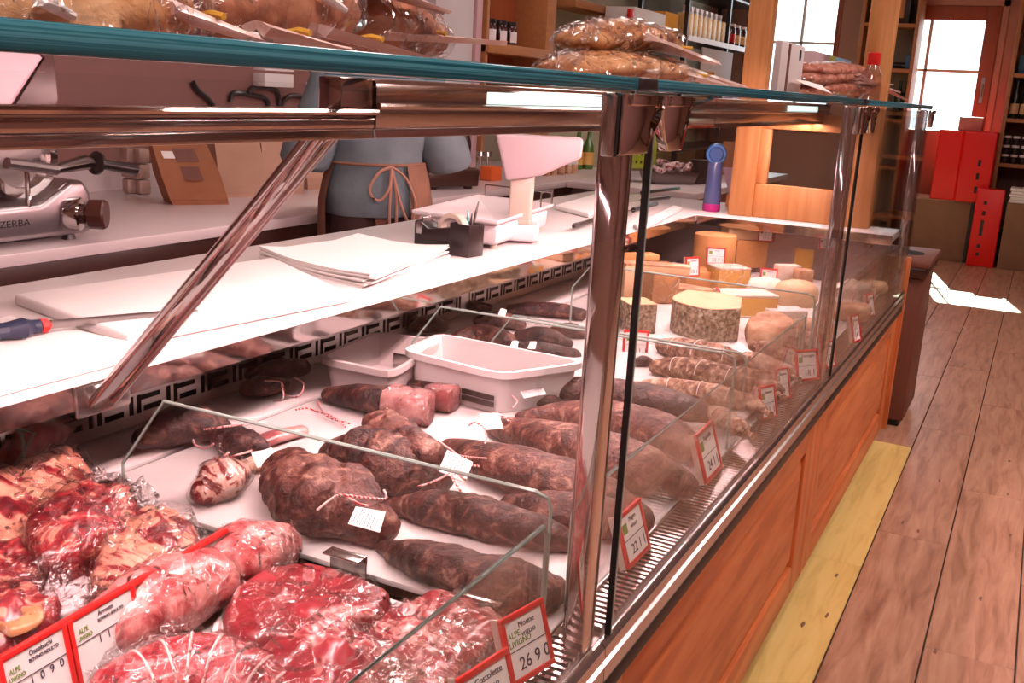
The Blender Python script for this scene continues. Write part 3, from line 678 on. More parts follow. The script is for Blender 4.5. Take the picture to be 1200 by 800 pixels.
BRES = [('long smooth bresaola with its near end under the paper tags, first behind the chrome post', [(528, 522, 12), (566, 538, 28), (625, 556, 38), (695, 582, 38), (742, 606, 26)], 26),
        ('widest brown bresaola, second row behind the chrome post', [(582, 500, 14), (630, 512, 28), (700, 532, 38), (760, 552, 36), (796, 566, 24)], 27),
        ('slim bent bresaola, third row behind the chrome post', [(612, 488, 9), (660, 484, 18), (720, 490, 27), (775, 505, 28), (812, 530, 20)], 28),
        ('purplish bresaola farthest back, its tip by the salami board', [(628, 452, 12), (665, 456, 20), (725, 462, 24), (790, 476, 24), (836, 490, 15)], 29)]
for l, p, s in BRES: ham('bresaola', l, p, brnz if s != 29 else bark2, s, flat=.75, cat='cured meat', group='long bresaola side by side', amp=.08, freq=11, wr=.012)
ham('bresaola', 'foremost bresaola, half hidden behind the chrome post foot', [(600, 592, 16), (650, 600, 30), (705, 606, 32), (745, 612, 20)], brnz, 30, cat='cured meat', group='long bresaola side by side', amp=.1, freq=12)
ham('cured_stub', 'small dark cured stub by the red cardlet in front of the white tub', [(626, 470, 8), (640, 468, 10), (654, 472, 8)], bark2, 31, cat='cured meat')
# cut and wrapped pieces
def cutpiece(label, path, cutpath, seed):
    pts, rad = lp(path, BB, .8); t = thing('cut_ham', label, 'ham', base_of(pts, BB), group='cut and wrapped hams')
    lump_mb(pts, rad, BB, amp=.12, freq=18, seed=seed, wr=.02).build('rind', bark2, t, smooth=60)
    p2, r2 = lp(cutpath, BB, .85); lump_mb(p2, r2, BB, amp=.06, freq=16, seed=seed+1, sup=3, blunt=(.2, .12)).build('cut_end', cutm, t, smooth=50, label='pink wrapped cut end')
    lump_mb(p2, [(a*1.07, b*1.07) for a, b in r2], BB, amp=.10, freq=30, seed=seed+2, sup=3, blunt=(.2, .15), wr=.03).build('plastic_wrap', film, t, smooth=50)
cutpiece('dark ham with a pink cut end in clear wrap, in front of the white tub', [(388, 462, 12), (425, 466, 20), (455, 470, 22)], [(458, 470, 23), (485, 476, 23), (505, 478, 23)], 33)
cutpiece('narrow dark ham piece wrapped at its right end, against the tub side', [(446, 446, 8), (480, 452, 10), (505, 456, 12)], [(508, 462, 16), (522, 466, 18), (532, 468, 18)], 36)
# speck hanging in its net
t = thing('speck_heel', 'cut heel of speck, dark red and white, tied in clear film on white', 'ham', pz(257, 580, BB))
lump('cut_face', speckm, [(243, 574, 20), (258, 562, 28), (272, 556, 22)], BB, .85, parent=t, seed=38, amp=.08, freq=22)
lump('plastic_wrap', film, [(240, 576, 22), (258, 562, 31), (278, 552, 22)], BB, .86, parent=t, seed=39, amp=.12, freq=30, wr=.03)
m = MB(); p = pz(262, 540, BB+.035); m.tube([pz(264, 548, BB+.045), pz(258, 530, BB+.06), pz(257, 512, BB+.06)], [.004, .003, .006], 6); m.build('film_neck', filmh, t)
lump('netted_ham_bag', bark2, [(262, 512, 16), (285, 520, 20), (300, 524, 16)], BB, .9, 'small dark netted ham behind the speck heel', 'ham', 'cut and wrapped hams', seed=41, amp=.22, freq=40, wr=.03)
t = thing('ham_slices', 'pale fatty cured pieces with a paper label between netted ham and brown ham', 'ham', pz(318, 535, BB))
lump('fat_piece', fatm, [(292, 545, 12), (312, 540, 15), (330, 538, 12)], BB, .7, parent=t, seed=43)
lump('lean_piece', cutm, [(292, 524, 10), (322, 512, 12), (352, 505, 10)], BB, .7, parent=t, seed=44)
flat_sheet('paper_label', paper_w, [pz(294, 530, BB+.05), pz(318, 524, BB+.055), pz(326, 538, BB+.045), pz(302, 548, BB+.04)], t, 2, amp=.001)
# pieces at the rear against the vent
for l, p, s, mm in (('film-wrapped dark ham lying against the vent panel, leftmost at the rear', [(172, 512, 18), (200, 500, 28), (240, 496, 26), (258, 500, 14)], 45, bark2),
                ('shadowed dark ham under the worktop edge beside the strut foot', [(305, 440, 12), (325, 434, 16), (352, 430, 13)], 46, bark2),
                ('dark ham below the worktop edge, strings on it, nearer the netted ham', [(292, 455, 12), (310, 452, 14), (330, 450, 10)], 47, bark),
                ('pale red wrapped ham in the shaded far left corner of the case', [(18, 530, 20), (40, 515, 26), (70, 500, 18)], 48, cutm),
                ('dark beef hunk in the shaded left corner beside the black-edged glass', [(-50, 590, 30), (-10, 570, 36), (20, 575, 22)], 49, bark)):
    pts, rad = lp(p, DZ+.005, .8); lump_mb(pts, rad, DZ+.006, amp=.15, freq=18, seed=s, wr=.03).build('cured_ham', mm, at=base_of(pts, DZ+.005), smooth=60, label=l, cat='ham', group='hams at the rear of the case')
# dark meats behind the white tub
HB = [('longest dark cured piece along the rim of the white tub', [(532, 396, 8), (560, 390, 14), (592, 398, 13)]),
      ('plump dark cured piece at the right end of the tub', [(614, 408, 10), (640, 410, 12), (672, 416, 10)]),
      ('dark cured piece behind the plump one', [(610, 392, 8), (636, 392, 12), (664, 402, 8)]),
      ('glossy dark piece in the middle of the pile behind the tub', [(562, 376, 8), (585, 374, 13), (608, 380, 9)]),
      ('dark piece farthest back in the pile, under the slotted panel', [(600, 362, 8), (640, 362, 12), (680, 368, 9)]),
      ('dark rounded piece standing alone left of the pile by the grey tub', [(485, 384, 8), (500, 380, 13), (518, 382, 9)]),
      ('reddish dark piece touching the chrome post behind the tub', [(652, 386, 8), (668, 386, 11), (682, 390, 8)]),
      ('thin dark strip lying between pile and slotted panel', [(520, 362, 6), (548, 358, 10), (572, 360, 6)])]
for i, (l, p) in enumerate(HB):
    ham('cured_piece', l, p, bark2 if i % 3 else bark, 60+i, cat='cured meat', group='dark pieces piled behind the white tub', amp=.2, n=18, seg=16)
for (x, y) in ((588, 366), (623, 404), (602, 404)):
    flat_sheet('white_seal', paper_w, [pz(x-5, y+4, BB+.07), pz(x-1, y-5, BB+.085), pz(x+6, y-4, BB+.08), pz(x+4, y+5, BB+.07)], None, x, nu=3, nv=3, amp=.002, at=pz(x, y, BB+.07), label={588: 'white plastic tie on the farthest dark piece', 623: 'white clip on the plump dark piece', 602: 'small white clip left of the plump dark piece'}[x], cat='tag')

# white tubs
def tub(name, label, c4, z1, z0, mat, inset=.03):
    top = [pz(x, y, z1) for x, y in c4]; c = sum(top, V())/4; t = thing(name, label, 'tub', (c.x, c.y, z0))
    def rr(pts, k, z, rad=.22):
        out = []
        n = len(pts)
        for i in range(n):
            a, b, d = pts[i-1], pts[i], pts[(i+1) % n]
            for s in (0, .25, .5, .75, 1):
                p = (b+(a-b)*rad*(1-s))*(1-s)+(b+(d-b)*rad*s)*s if True else b
                p = (b+(a-b)*rad)*(1-s)**2+b*2*s*(1-s)+(b+(d-b)*rad)*s*s; out.append(V((c.x+(p.x-c.x)*k, c.y+(p.y-c.y)*k, z)))
        return out
    L = [rr(top, .86, z0), rr(top, .95, z1-.012), rr(top, 1.03, z1-.012), rr(top, 1.03, z1), rr(top, .95, z1), rr(top, .84, z0+.006)]
    m = MB(); m.loft(L); m.build('shell', mat, t, smooth=40); return t
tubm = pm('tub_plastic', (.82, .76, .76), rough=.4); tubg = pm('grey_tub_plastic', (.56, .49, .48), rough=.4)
def rect(a, b, w): # two rim corners (world xy) and depth vector
    return [a, b, b+w, a+w]
t = thing('white_tub', 'long empty white plastic tub in the middle of the cured meats', 'tub', (2.07, .98, BB))
TX = lambda p: V(p)
A, Bp, Cp, Dp = pz(472, 410, .775), pz(588, 438, .775), pz(690, 424, .775), pz(515, 390, .775)
def tub3(t, P4, z0, z1, mat):
    c = sum(P4, V())/4
    def ring(k, z):
        out = []
        for i in range(4):
            a, b, d = P4[i-1], P4[i], P4[(i+1) % 4]
            for s in (0, .33, .67, 1):
                q = (b+(a-b)*.16)*(1-s)**2+b*2*s*(1-s)+(b+(d-b)*.16)*s*s
                e = (q-c); L = e.length; out.append(V((c.x+e.x*(1+k/L), c.y+e.y*(1+k/L), z)))
        return out
    m = MB(); m.loft([ring(-.022, z0), ring(-.008, z1-.014), ring(.004, z1-.014), ring(.004, z1), ring(-.010, z1), ring(-.028, z0+.006)]); m.build('shell', mat, t, smooth=40)
    return ring
tub3(t, [A, Bp, Cp, Dp], BB, .775, tubm)
a, b = A.lerp(Bp, .62), A.lerp(Bp, .93); n = (Bp-A).cross(V((0, 0, 1))).normalized()
if n.dot(O-A) < 0: n = -n
for k, z in enumerate((.712, .698)):
    m = MB(); q = [a+n*-.004, b+n*-.004]; m.loft([[V((p.x, p.y, zz))+n*o for zz, o in ((z, 0), (z+.011, 0), (z+.011, .004), (z, .004))] for p in q]); m.build('handle_slot', blackp, t, smooth=0)
t = thing('grey_tub', 'shallow greyish tub in the shade left of the long white tub', 'tub', pz(430, 425, BB))
tub3(t, [pz(372, 418, .76), pz(460, 436, .76), pz(520, 398, .76), pz(440, 388, .76)], BB, .76, tubg)
# price tags ------------------------------------------------------------
def price_tag(p, yaw, tilt, w, h, title, sub, price, label, side=True, logo='', fr=redp, group='red-framed price tags', foot=0):
    t = thing('price_tag', label, 'price tag', p, yaw, group=group)
    T = Matrix.Translation(V(p)) @ Matrix.Rotation(yaw, 4, 'Z') @ Matrix.Rotation(-tilt, 4, 'X') @ Matrix.Translation((0, 0, foot))
    fw = min(w, h)*.085
    m = MB(T); m.box(-w/2, w/2, 0, .006, 0, fw); m.box(-w/2, w/2, 0, .006, h-fw, h); m.box(-w/2, -w/2+fw, 0, .006, fw, h-fw); m.box(w/2-fw, w/2, 0, .006, fw, h-fw); m.build('frame', fr, t, bevel=.0012)
    m = MB(T); m.box(-w/2+fw, w/2-fw, .0025, .0045, fw, h-fw); m.build('card', paper_w, t, smooth=0)
    m = MB(T); m.box(-w/2, -w/2+.0025, .006, .016, 0, h); m.build('side', cream, t, smooth=0)
    if foot:
        m = MB(T); m.box(-.006, .006, .001, .004, -foot, .001); m.build('foot', palep, t, smooth=0)
    if price is not None:
        iw = w-2*fw
        m = MB(T); m.box(-iw/2, iw/2, .0019, .0025, h*.47, h*.48); m.build('rule', ink, t, smooth=0)
        text(title, h*.13, T @ Matrix.Translation((iw*.06, .0021, h*.76)), ink, t, 'CENTER')
        if sub: text(sub, h*.085, T @ Matrix.Translation((iw*.08, .0021, h*.62)), ink, t, 'CENTER')
        text(price, h*.27, T @ Matrix.Translation((iw*.12, .0021, h*.17)), ink, t, 'CENTER')
        if logo:
            for i, s in enumerate(logo.split('/')): text(s, h*.125, T @ Matrix.Translation((-iw*.47, .0021, h*(.66-.13*i))), inkg, t)
        else:
            m = MB(T); m.box(-iw*.44, -iw*.24, .0019, .0025, h*.60, h*.78); m.build('emblem', inkg, t, smooth=0)
    return t
def front_tag(bl, br, title, sub, price, label, z=DZ+.001, asp=.86, tilt=.32, **k):
    a, b = pz(*bl, z), pz(*br, z); d = b-a; w = d.length; yaw = math.atan2(d.y, d.x); c = (a+b)/2
    return price_tag(c, yaw, tilt, w, w*asp, title, sub, price, label, **k)
front_tag((738, 668), (764, 641), 'Magro', 'VITELLO', '22 1 1', 'red-framed price tag reading 22 11 beside the chrome post')
front_tag((829, 568), (848, 547), 'Magatello', '', '24 1 1', 'red-framed price tag reading 24 11 in front of the widest bresaola')
for (x, y), w, h, yw, ti, pr, l in (((903, 490), .055, .072, -24, 'Salame', '21 1', 'reddish price tag facing the aisle in front of the salami board, nearest of three'),
        ((920, 467), .05, .072, -24, 'Salame', '19 1', 'reddish price tag second in the row of three by the salami'),
        ((948, 446), .075, .078, -34, 'Formaggio', '18 1', 'wide reddish price tag, last of three, just before the far glass joint'),
        ((975, 430), .05, .07, -20, 'Formaggio', '17 1', 'price tag seen through the far pane, nearest to the glass joint'),
        ((1006, 400), .06, .08, -12, 'Formaggio', '16 1', 'leaning price tag behind the far pane, middle of three'),
        ((1023, 370), .06, .075, -12, 'Formaggio', '15 1', 'price tag behind the far pane closest to the counter end')):
    price_tag(pz(x, y, DZ+.001), R_(yw), .25, w, h, ti, '', pr, l)
price_tag(pz(659, 446, DZ+.03), R_(-50), .1, .05, .045, 'Slinzega', '', '31 1', 'red tag corner rising behind the purplish bresaola by the white tub')
front_tag((602, 808), (652, 776), 'Modne', 'VITELLO', '26 9 0', 'red-framed price tag reading 26 90 left of the chrome post', asp=1.0, logo='ALPE/LIVIGNO')
front_tag((556, 886), (614, 842), 'Costolette', 'VITELLO', '24 9 0', 'red-framed Costolette price tag, half under the picture edge', asp=.95, logo='ALPE/LIVIGNO')
# red rail with the two tags in the raw meat
a, b = pz(-60, 820, B+.09), pz(280, 622, B+.09); d = (b-a).normalized(); yaw = math.atan2(d.y, d.x); L = (b-a).length
c = V(((a.x+b.x)/2, (a.y+b.y)/2, B))
t = thing('price_rail', 'long red price rail across the raw meat with Ossobuchi 10 90 card', 'price rail', c, yaw)
T = Wm(t) @ Matrix.Rotation(-.18, 4, 'X')
m = MB(T); m.box(-L/2, L/2, 0, .010, .085, .092); m.build('top_bar', redp, t, bevel=.002)
m = MB(T); m.box(-L/2, L/2, .004, .008, 0, .085); m.build('back_plate', paper_w, t, bevel=0)
m = MB(T); m.box(-L/2, L/2, 0, .010, 0, .008); m.build('lower_bar', redp, t, bevel=.002)
def rail_x(x, y): # where a picture point sits along the rail
    p = pz(x, y, B+.06); return (p-c).dot(d)
for k, (x0, x1, full) in enumerate(((rail_x(-4, 802), rail_x(70, 757), True), (rail_x(76, 753), rail_x(150, 710), True))):
    m = MB(T)
    for xx in (x0, x1): m.box(xx-.003, xx+.003, -.001, .0035, .004, .09)
    m.build('divider_bar', redp, t, bevel=.001)
    m = MB(T); m.box(x0+.003, x1-.003, .001, .0032, .008, .085); m.build('card', paper_w, t, smooth=0)
    w = x1-x0; P2 = lambda u, z: T @ Matrix.Translation((x0+u*w, .0007, z))
    text('ALPE', .0080, P2(.10, .0690), inkg, t, sx=.8); text('LIVIGNO', .0068, P2(.08, .0615), inkg, t, sx=.75)
    m = MB(T); m.box(x0+.02*w, x1-.02*w, .0004, .0009, .0575, .0582); m.build('rule', ink, t, smooth=0)
    text('Ossobuchi' if k == 0 else 'Arrosto', .0078, P2(.42, .0775), ink, t, sx=.9); text('BOVINO ADULTO', .0056, P2(.40, .0705), ink, t, sx=.85)
    text('1  0  9  0' if k == 0 else '1  1  9  0', .0122, P2(.36, .0475), ink, t, sx=1.0)
# twine and paper tags on the hams
def string_tag(label, quad, strings, z=BB+.1):
    q = [pz(x, y, zz) for x, y, zz in quad]; c = sum(q, V())/4; t = thing('paper_tag', label, 'paper tag', c, group='paper tags on red twine')
    nrm = (q[1]-q[0]).cross(q[3]-q[0]).normalized()
    if nrm.dot(O-q[0]) < 0: nrm = -nrm
    m = MB(); m.loft([[p for p in q], [p+nrm*.0012 for p in q]]); m.build('card', paper_w, t, smooth=0)
    m = MB(); u, w = q[1]-q[0], q[3]-q[0]
    for r in range(7):
        x = .08
        while x < .9:
            l = random.uniform(.04, .12); k = .1+.115*r
            a = q[0]+u*x+w*k+nrm*.0016; m.add([a, a+u*l, a+u*l+w*.035, a+w*.035], [(0, 1, 2, 3)]); x += l+.04
    m.build('print', ink, t, smooth=0, fix=False)
    for s in strings:
        m = MB(); pts = [pz(x, y, zz) for x, y, zz in s]; pts = [V(p) for p in cr([tuple(p) for p in pts], len(s)*5)]
        m.tube(pts, .0017, 6); m.build('twine', twine, t)
    return t
zt = BB+.105
string_tag('printed paper tag on the big blunt ham, nearest the tray clips', [(408, 614, zt-.01), (417, 594, zt), (452, 600, zt), (445, 624, zt-.012)], [[(372, 597, zt), (392, 582, zt+.004), (404, 580, zt+.005), (420, 590, zt), (432, 592, zt)], [(404, 580, zt+.005), (430, 583, zt), (452, 584, zt-.004), (450, 574, zt-.004)]])
string_tag('printed paper tag hanging among the hams, largest, in the middle', [(514, 552, zt), (524, 528, zt+.004), (554, 542, zt), (545, 566, zt-.004)], [[(490, 570, zt-.01), (508, 564, zt), (524, 556, zt), (540, 545, zt), (562, 546, zt-.006)], [(516, 518, zt-.01), (530, 528, zt), (540, 534, zt), (570, 537, zt-.012)], [(540, 575, zt-.01), (530, 560, zt), (532, 552, zt), (545, 562, zt)]])
string_tag('cream paper tag at the tip of the widest bresaola', [(562, 486, zt-.03), (584, 484, zt-.03), (590, 502, zt-.035), (570, 504, zt-.035)], [[(550, 498, zt-.04), (556, 495, zt-.03), (566, 500, zt-.03), (570, 512, zt-.035), (568, 520, zt-.04)], [(574, 484, zt-.03), (586, 486, zt-.03), (598, 494, zt-.035)]])
string_tag('pale paper tag lying by the slim bresaola near the white tub', [(608, 456, zt-.06), (636, 454, zt-.06), (640, 462, zt-.062), (614, 467, zt-.062)], [[(596, 450, zt-.07), (612, 447, zt-.06), (630, 449, zt-.06), (642, 446, zt-.06)], [(598, 462, zt-.07), (606, 470, zt-.065), (600, 478, zt-.07)]])
tw = thing('loose_twine', 'tangle of red and white twine by the cut ham on the white paper', 'twine', pz(380, 480, BB))
for s in ([(346, 480), (360, 478), (372, 482), (390, 488), (405, 500)], [(372, 470), (378, 482), (388, 490), (410, 496)], [(376, 466), (382, 458), (392, 456), (396, 462)], [(380, 470), (386, 460), (394, 455)]):
    m = MB(); pts = [V(p) for p in cr([tuple(pz(x, y, BB+.006+.004*(i % 2))) for i, (x, y) in enumerate(s)], 20)]; m.tube(pts, .002, 6); m.build('strand', twine, tw)
tw = thing('loose_twine', 'red twine loops round the small netted ham by the vent', 'twine', pz(260, 510, BB))
for s in ([(225, 505, .02), (228, 520, .02), (240, 525, .03), (250, 520, .05)], [(225, 505, .02), (240, 503, .04), (262, 500, .06), (285, 497, .05)], [(250, 536, .05), (262, 538, .055), (275, 534, .05), (295, 528, .04)], [(240, 545, .04), (255, 540, .055), (268, 530, .05)]):
    m = MB(); pts = [V(p) for p in cr([tuple(pz(x, y, BB+zz)) for x, y, zz in s], 20)]; m.tube(pts, .002, 6); m.build('strand', twine, tw)
tw = thing('loose_twine', 'dark red strings dangling below the worktop edge at the rear', 'twine', pz(340, 460, BB))
for s in ([(310, 446, .05), (330, 448, .03), (334, 462, .01), (350, 464, .02), (356, 450, .03), (345, 442, .05)], [(320, 470, .01), (332, 466, .03), (330, 450, .05)]):
    m = MB(); pts = [V(p) for p in cr([tuple(pz(x, y, BB+zz)) for x, y, zz in s], 24)]; m.tube(pts, .0017, 6); m.build('strand', twine, tw)
# ------------------------------------------------------------------ salami
box('serving_board', traym, 2.0, 2.60, .475, 1.0, DZ+.001, DZ+.017, bevel=.006, label='white serving board under the salami, its rim towards the aisle', cat='board')
SB = DZ+.018
SAL = [('topmost whole salami in front of the grey rind cheese wedge', [(778, 405, 10), (800, 409, 15), (838, 417, 17), (862, 422, 13)], salm),
       ('salami lying directly under the topmost one', [(770, 430, 10), (800, 432, 15), (845, 442, 17), (872, 450, 13)], salm),
       ('pale salami in the third row, next to the purplish bresaola', [(758, 452, 9), (795, 455, 13), (845, 464, 14), (866, 470, 11)], salm2),
       ('pale salami end sticking out in front of the purplish bresaola tip', [(838, 484, 11), (852, 492, 13), (868, 502, 11)], salm2),
       ('short salami at the back of the right-hand bunch', [(884, 405, 8), (905, 410, 10), (930, 420, 9)], salm),
       ('salami in the middle of the right-hand bunch, above the price tags', [(876, 420, 10), (896, 426, 12), (922, 438, 11)], salm2),
       ('front salami of the right-hand bunch, behind the first small price tag', [(868, 438, 10), (888, 446, 13), (906, 458, 12)], salm),
       ('small salami tip between the bunch and the first small price tag', [(862, 465, 8), (876, 470, 10), (890, 478, 9)], salm2)]
for i, (l, p, mm) in enumerate(SAL):
    pts, rad = lp(p, SB, .9); t = thing('salami', l, 'salami', base_of(pts, SB), group='salami on the white board')
    lump_mb(pts, rad, SB, amp=.12, freq=30, seed=80+i, n=24, seg=20).build('body', mm, t, smooth=60)
    e = pts[-1]+(pts[-1]-pts[-2]).normalized()*rad[-1][0]*1.0
    m = MB(); dr = (pts[-1]-pts[-2]).normalized(); m.tube([e-dr*.004, e+dr*.008, e+dr*.016, e+dr*.024], [.008, .004, .006, .008], 8); m.build('tied_end', salm2, t)
    if i < 4:
        m = MB(); seq = cr([(*p_, *r) for p_, r in zip(pts, rad)], 9)
        for k in (2, 4, 6):
            p_ = V(seq[k][:3]); tg = (V(seq[k+1][:3])-V(seq[k-1][:3])).normalized(); sd = tg.cross(V((0, 0, 1))).normalized(); u = sd.cross(tg)
            m.tube([p_+(sd*math.cos(a)*seq[k][3]+u*math.sin(a)*seq[k][4])*1.04 for a in [j*math.pi/10 for j in range(11)]], .0011, 5)
        m.build('string', paper_w, t)
ch = thing('chorizo_link', 'short dark chorizo with a pale knot, left of the pale salami', 'sausage', pz(745, 428, DZ)); 
lump('body', bark2, [(748, 424, 6), (754, 423, 7), (760, 424, 6)], SB, .95, parent=ch, seed=90)
lump('knot', salm2, [(768, 426, 4), (774, 427, 5), (778, 427, 4)], SB, .95, parent=ch, seed=91)
ch = lump('dark_sausage_stub', bark2, [(733, 378, 8), (740, 377, 9), (746, 378, 7)], DZ, 1, 'dark sausage stub beside the chrome post in front of the grey cheese block', 'sausage', seed=92)
# ------------------------------------------------------------------ cheeses
def cheese(name, label, bc, w, d, h, yaw, mat, z0=DZ+.001, shape='box', top=None, group='cheeses', seed=0, rind=None, wrap=False):
    """bc: picture point of the near bottom middle of the piece; w across, d deep (away), h high."""
    p = pz(*bc, z0); t = thing(name, label, 'cheese', p, yaw, group=group); T = Wm(t)
    def outl():
        if shape == 'box': return [(-w/2, 0), (w/2, 0), (w/2, d), (-w/2, d)]
        if shape == 'wedge': return [(-w/2, 0), (w/2, d*.25), (-w/2, d)]
        if shape == 'half': return [(-w/2, 0)]+[(-w/2+w*(i/12), 0) for i in (6,)]+[(w/2*math.cos(a), d*math.sin(a)) for a in [k*math.pi/12 for k in range(13)]][:-1]
        return [(w/2*math.cos(a), d/2+d/2*math.sin(a)) for a in [k*2*math.pi/20 for k in range(20)]]
    m = MB(T); o = outl()
    if shape == 'round':
        slab_mb([(T @ V((x, y, 0)))[:2] for x, y in o], z0, h, er=h*.45, amp=.004, freq=30, seed=seed, dome=.2, mb=m) if False else None
        mb = slab_mb([(T @ V((x, y, 0)))[:2] for x, y in o], z0, h, er=h*.45, amp=.005, freq=28, seed=seed, dome=.25); mb.build('body', mat, t, smooth=55)
    else:
        m.prism(o, 0, h); m.build('body', mat, t, bevel=.004)
        if rind:
            m = MB(T); k = 1.012
            m.prism([(x*k, y*k-.001) for x, y in o], h-.007, h+.001); m.build('top_rind', rind, t, bevel=.002)
            m = MB(T); m.prism([(x*k, y*k-.001) for x, y in o], 0, .006); m.build('bottom_rind', rind, t, bevel=.002)
        if top:
            m = MB(T); m.prism([(x*.99, y*.99) for x, y in o], h, h+.0015); m.build('cut_top', top, t)
    if wrap:
        m = MB(T); m.prism([(x*1.03, y*1.03-.003) for x, y in o], 0, h+.005); m.build('cling_film', film, t, bevel=.006)
    return t
# big grey rind wedge: curved rind towards the camera, pale cut top
p0, p1 = pz(786, 392, DZ), pz(862, 398, DZ)
t = thing('rind_wedge', 'big wedge of hard cheese with mottled grey rind behind the salami', 'cheese', p0, group='cheeses')
zt = .082
A1, A2, A3, A4, A5 = pz(785, 384, DZ), pz(792, 392, DZ), pz(828, 401, DZ), pz(864, 400, DZ), pz(866, 385, DZ)
A6, A7 = pz(846, 379, DZ), pz(802, 375, DZ)
ol = [V((*q_, 0)) for q_ in cr([(p.x, p.y) for p in (A7, A1, A2, A3, A4)], 16)]+[A4, A5, A6]
m = MB(); m.prism([(p.x, p.y) for p in ol], DZ+.001, DZ+zt+.012); m.build('body', rindg, t, bevel=.006)
c = sum(ol, V())/len(ol); m = MB(); m.prism([((c+(p-c)*.985).x, (c+(p-c)*.985).y) for p in ol], DZ+zt+.0122, DZ+zt+.014); m.build('cut_top', chp, t)
lump_d = slab('round_loaf_cheese', rindb, [(872, 394), (880, 385), (902, 380), (924, 386), (930, 396), (920, 406), (900, 409), (880, 405)], DZ+.001, .055, zo=.1, label='round brown rind cheese loaf right of the grey rind wedge', cat='cheese', group='cheeses', er=.026, amp=.006, freq=22, seed=95, dome=.2)
Y_ = R_(-48)
cheese('cheese_block', 'grey marbled rind block standing beside the chrome post', (752, 391), .085, .10, .085, Y_, rindg, top=chp)
cheese('cheese_block', 'beige crumbly block behind the grey one, against the chrome post', (744, 350), .085, .12, .12, Y_, chp, seed=2, rind=rindb)
cheese('cheese_block', 'tall yellow wedge wrapped in film, tag edge stuck to its left', (779, 356), .095, .10, .125, Y_, cho, wrap=True)
cheese('cheese_plank', 'long pale plank of cheese lying across the top of the tall wedge', (778, 322), .16, .05, .030, R_(-70), chp, z0=DZ+.13, rind=rindb)
cheese('cheese_slice', 'thin yellow slice leaning at the back beside the plank', (752, 306), .14, .06, .022, R_(-40), cho, z0=DZ+.115)
cheese('cheese_wedge', 'flat pale wedge with brown rind behind the grey rind wedge', (822, 356), .16, .12, .045, R_(-70), chp, shape='wedge', rind=rindb)
cheese('cheese_block', 'brownish cheese block under the two red-framed tags', (822, 338), .13, .12, .06, Y_, cho)
cheese('cheese_block', 'yellow cheese block with white wrapped top', (859, 342), .125, .10, .085, Y_, chy, rind=chw, wrap=True)
cheese('cheese_block', 'wide yellow cheese block with pale rind, front right of the tags', (880, 372), .175, .12, .070, R_(-52), chy, rind=chw)
cheese('cheese_round', 'tall brown cheese wheel at the back left of the cheese stack', (846, 318), .16, .16, .13, Y_, cho, shape='disc', z0=DZ+.04)
cheese('cheese_block', 'orange cut cheese block under the topmost wedge', (880, 314), .14, .12, .11, Y_, cho, z0=DZ+.02)
cheese('cheese_wedge', 'topmost pale wedge at the back, a tag beside it', (878, 282), .17, .14, .06, R_(-60), chp, shape='wedge', z0=DZ+.13)
cheese('cheese_block', 'narrow yellow block right of the back tag', (907, 289), .06, .08, .075, Y_, chp, z0=DZ+.10)
cheese('cheese_half', 'half wheel with a white top in the middle of the back row', (918, 311), .15, .12, .08, Y_, cho, shape='box', rind=chw, z0=DZ+.03)
cheese('cheese_block', 'square yellow block close to the far glass joint', (953, 318), .12, .12, .085, Y_, chy, z0=DZ+.03, top=chp)
cheese('cheese_round', 'small pale wheel in front of the half wheel', (905, 354), .13, .12, .07, Y_, chw, shape='round', seed=4)
cheese('cheese_round', 'pale round cheese with a yellow cut side near the glass joint', (944, 362), .15, .14, .08, Y_, chp, shape='round', seed=5)
cheese('cheese_packet', 'cheese packet in pinkish wrapper with a white label', (925, 376), .13, .08, .03, Y_, chw, top=palep)
cheese('cheese_block', 'white wrapped packet standing between half wheel and pale wheel', (925, 330), .09, .05, .06, Y_, chw, z0=DZ+.02)
cheese('cheese_packet', 'brown packet beside the white wrapped one', (944, 334), .06, .05, .055, Y_, rindb, z0=DZ+.02)
for i, (x, y, w, h, l) in enumerate(((1012, 352, .16, .05, 'pale flat cheese seen through the far pane'), (1006, 378, .14, .05, 'brown rind cheese low behind the far pane'), (1030, 345, .12, .04, 'small cheese at the far end behind the far pane'), (962, 405, .14, .06, 'shaded cheese behind the far glass joint'), (945, 415, .12, .05, 'rounded shaded cheese left of the far glass joint'))):
    cheese('cheese_round', l, (x, y), w, w*.8, h, Y_, [chw, rindb, chp, rindb, salm2][i], shape='round', seed=10+i)
def back_tag(c4, z, title, price, label, yaw, w, h, foot=0, **k):
    return price_tag(pz(*c4, z), yaw, .12, w, h, title, '', price, label, foot=foot, **k)
back_tag((744, 419), SB-.015, 'Coppa', '29 1 1', 'red-framed price tag reading 29 11 in front of the grey cheese block', R_(-62), .066, .072)
back_tag((812, 324), DZ+.065, 'Latteria', '18 1', 'red-framed tag on the left of the pair above the brownish block', R_(-35), .060, .068)
back_tag((838, 316), DZ+.06, 'Bitto', '22 7 1', 'red-framed tag on the right of the pair, reading 22 71', R_(-62), .070, .062, foot=.02)
back_tag((897, 283), DZ+.13, 'Casera', '19 1 1', 'red-framed tag at the very back on the cheese stack', R_(-66), .058, .052)
back_tag((900, 336), DZ+.03, 'Magro', '12 1 1', 'red-framed tag between yellow block and pale wheel', R_(-68), .060, .066)
back_tag((966, 292), DZ+.13, 'Capra', '16 1', 'dull tag at the back touching the far glass joint', R_(-60), .04, .045)
for x, y, z, l, yw in ((760, 333, DZ+.02, 'edge-on price tag stuck to the tall yellow wedge', 40), (848, 366, DZ+.01, 'edge-on price tag before the wide yellow block', 25)):
    price_tag(pz(x, y, z), R_(yw), .3, .06, .08, '', '', None, l)

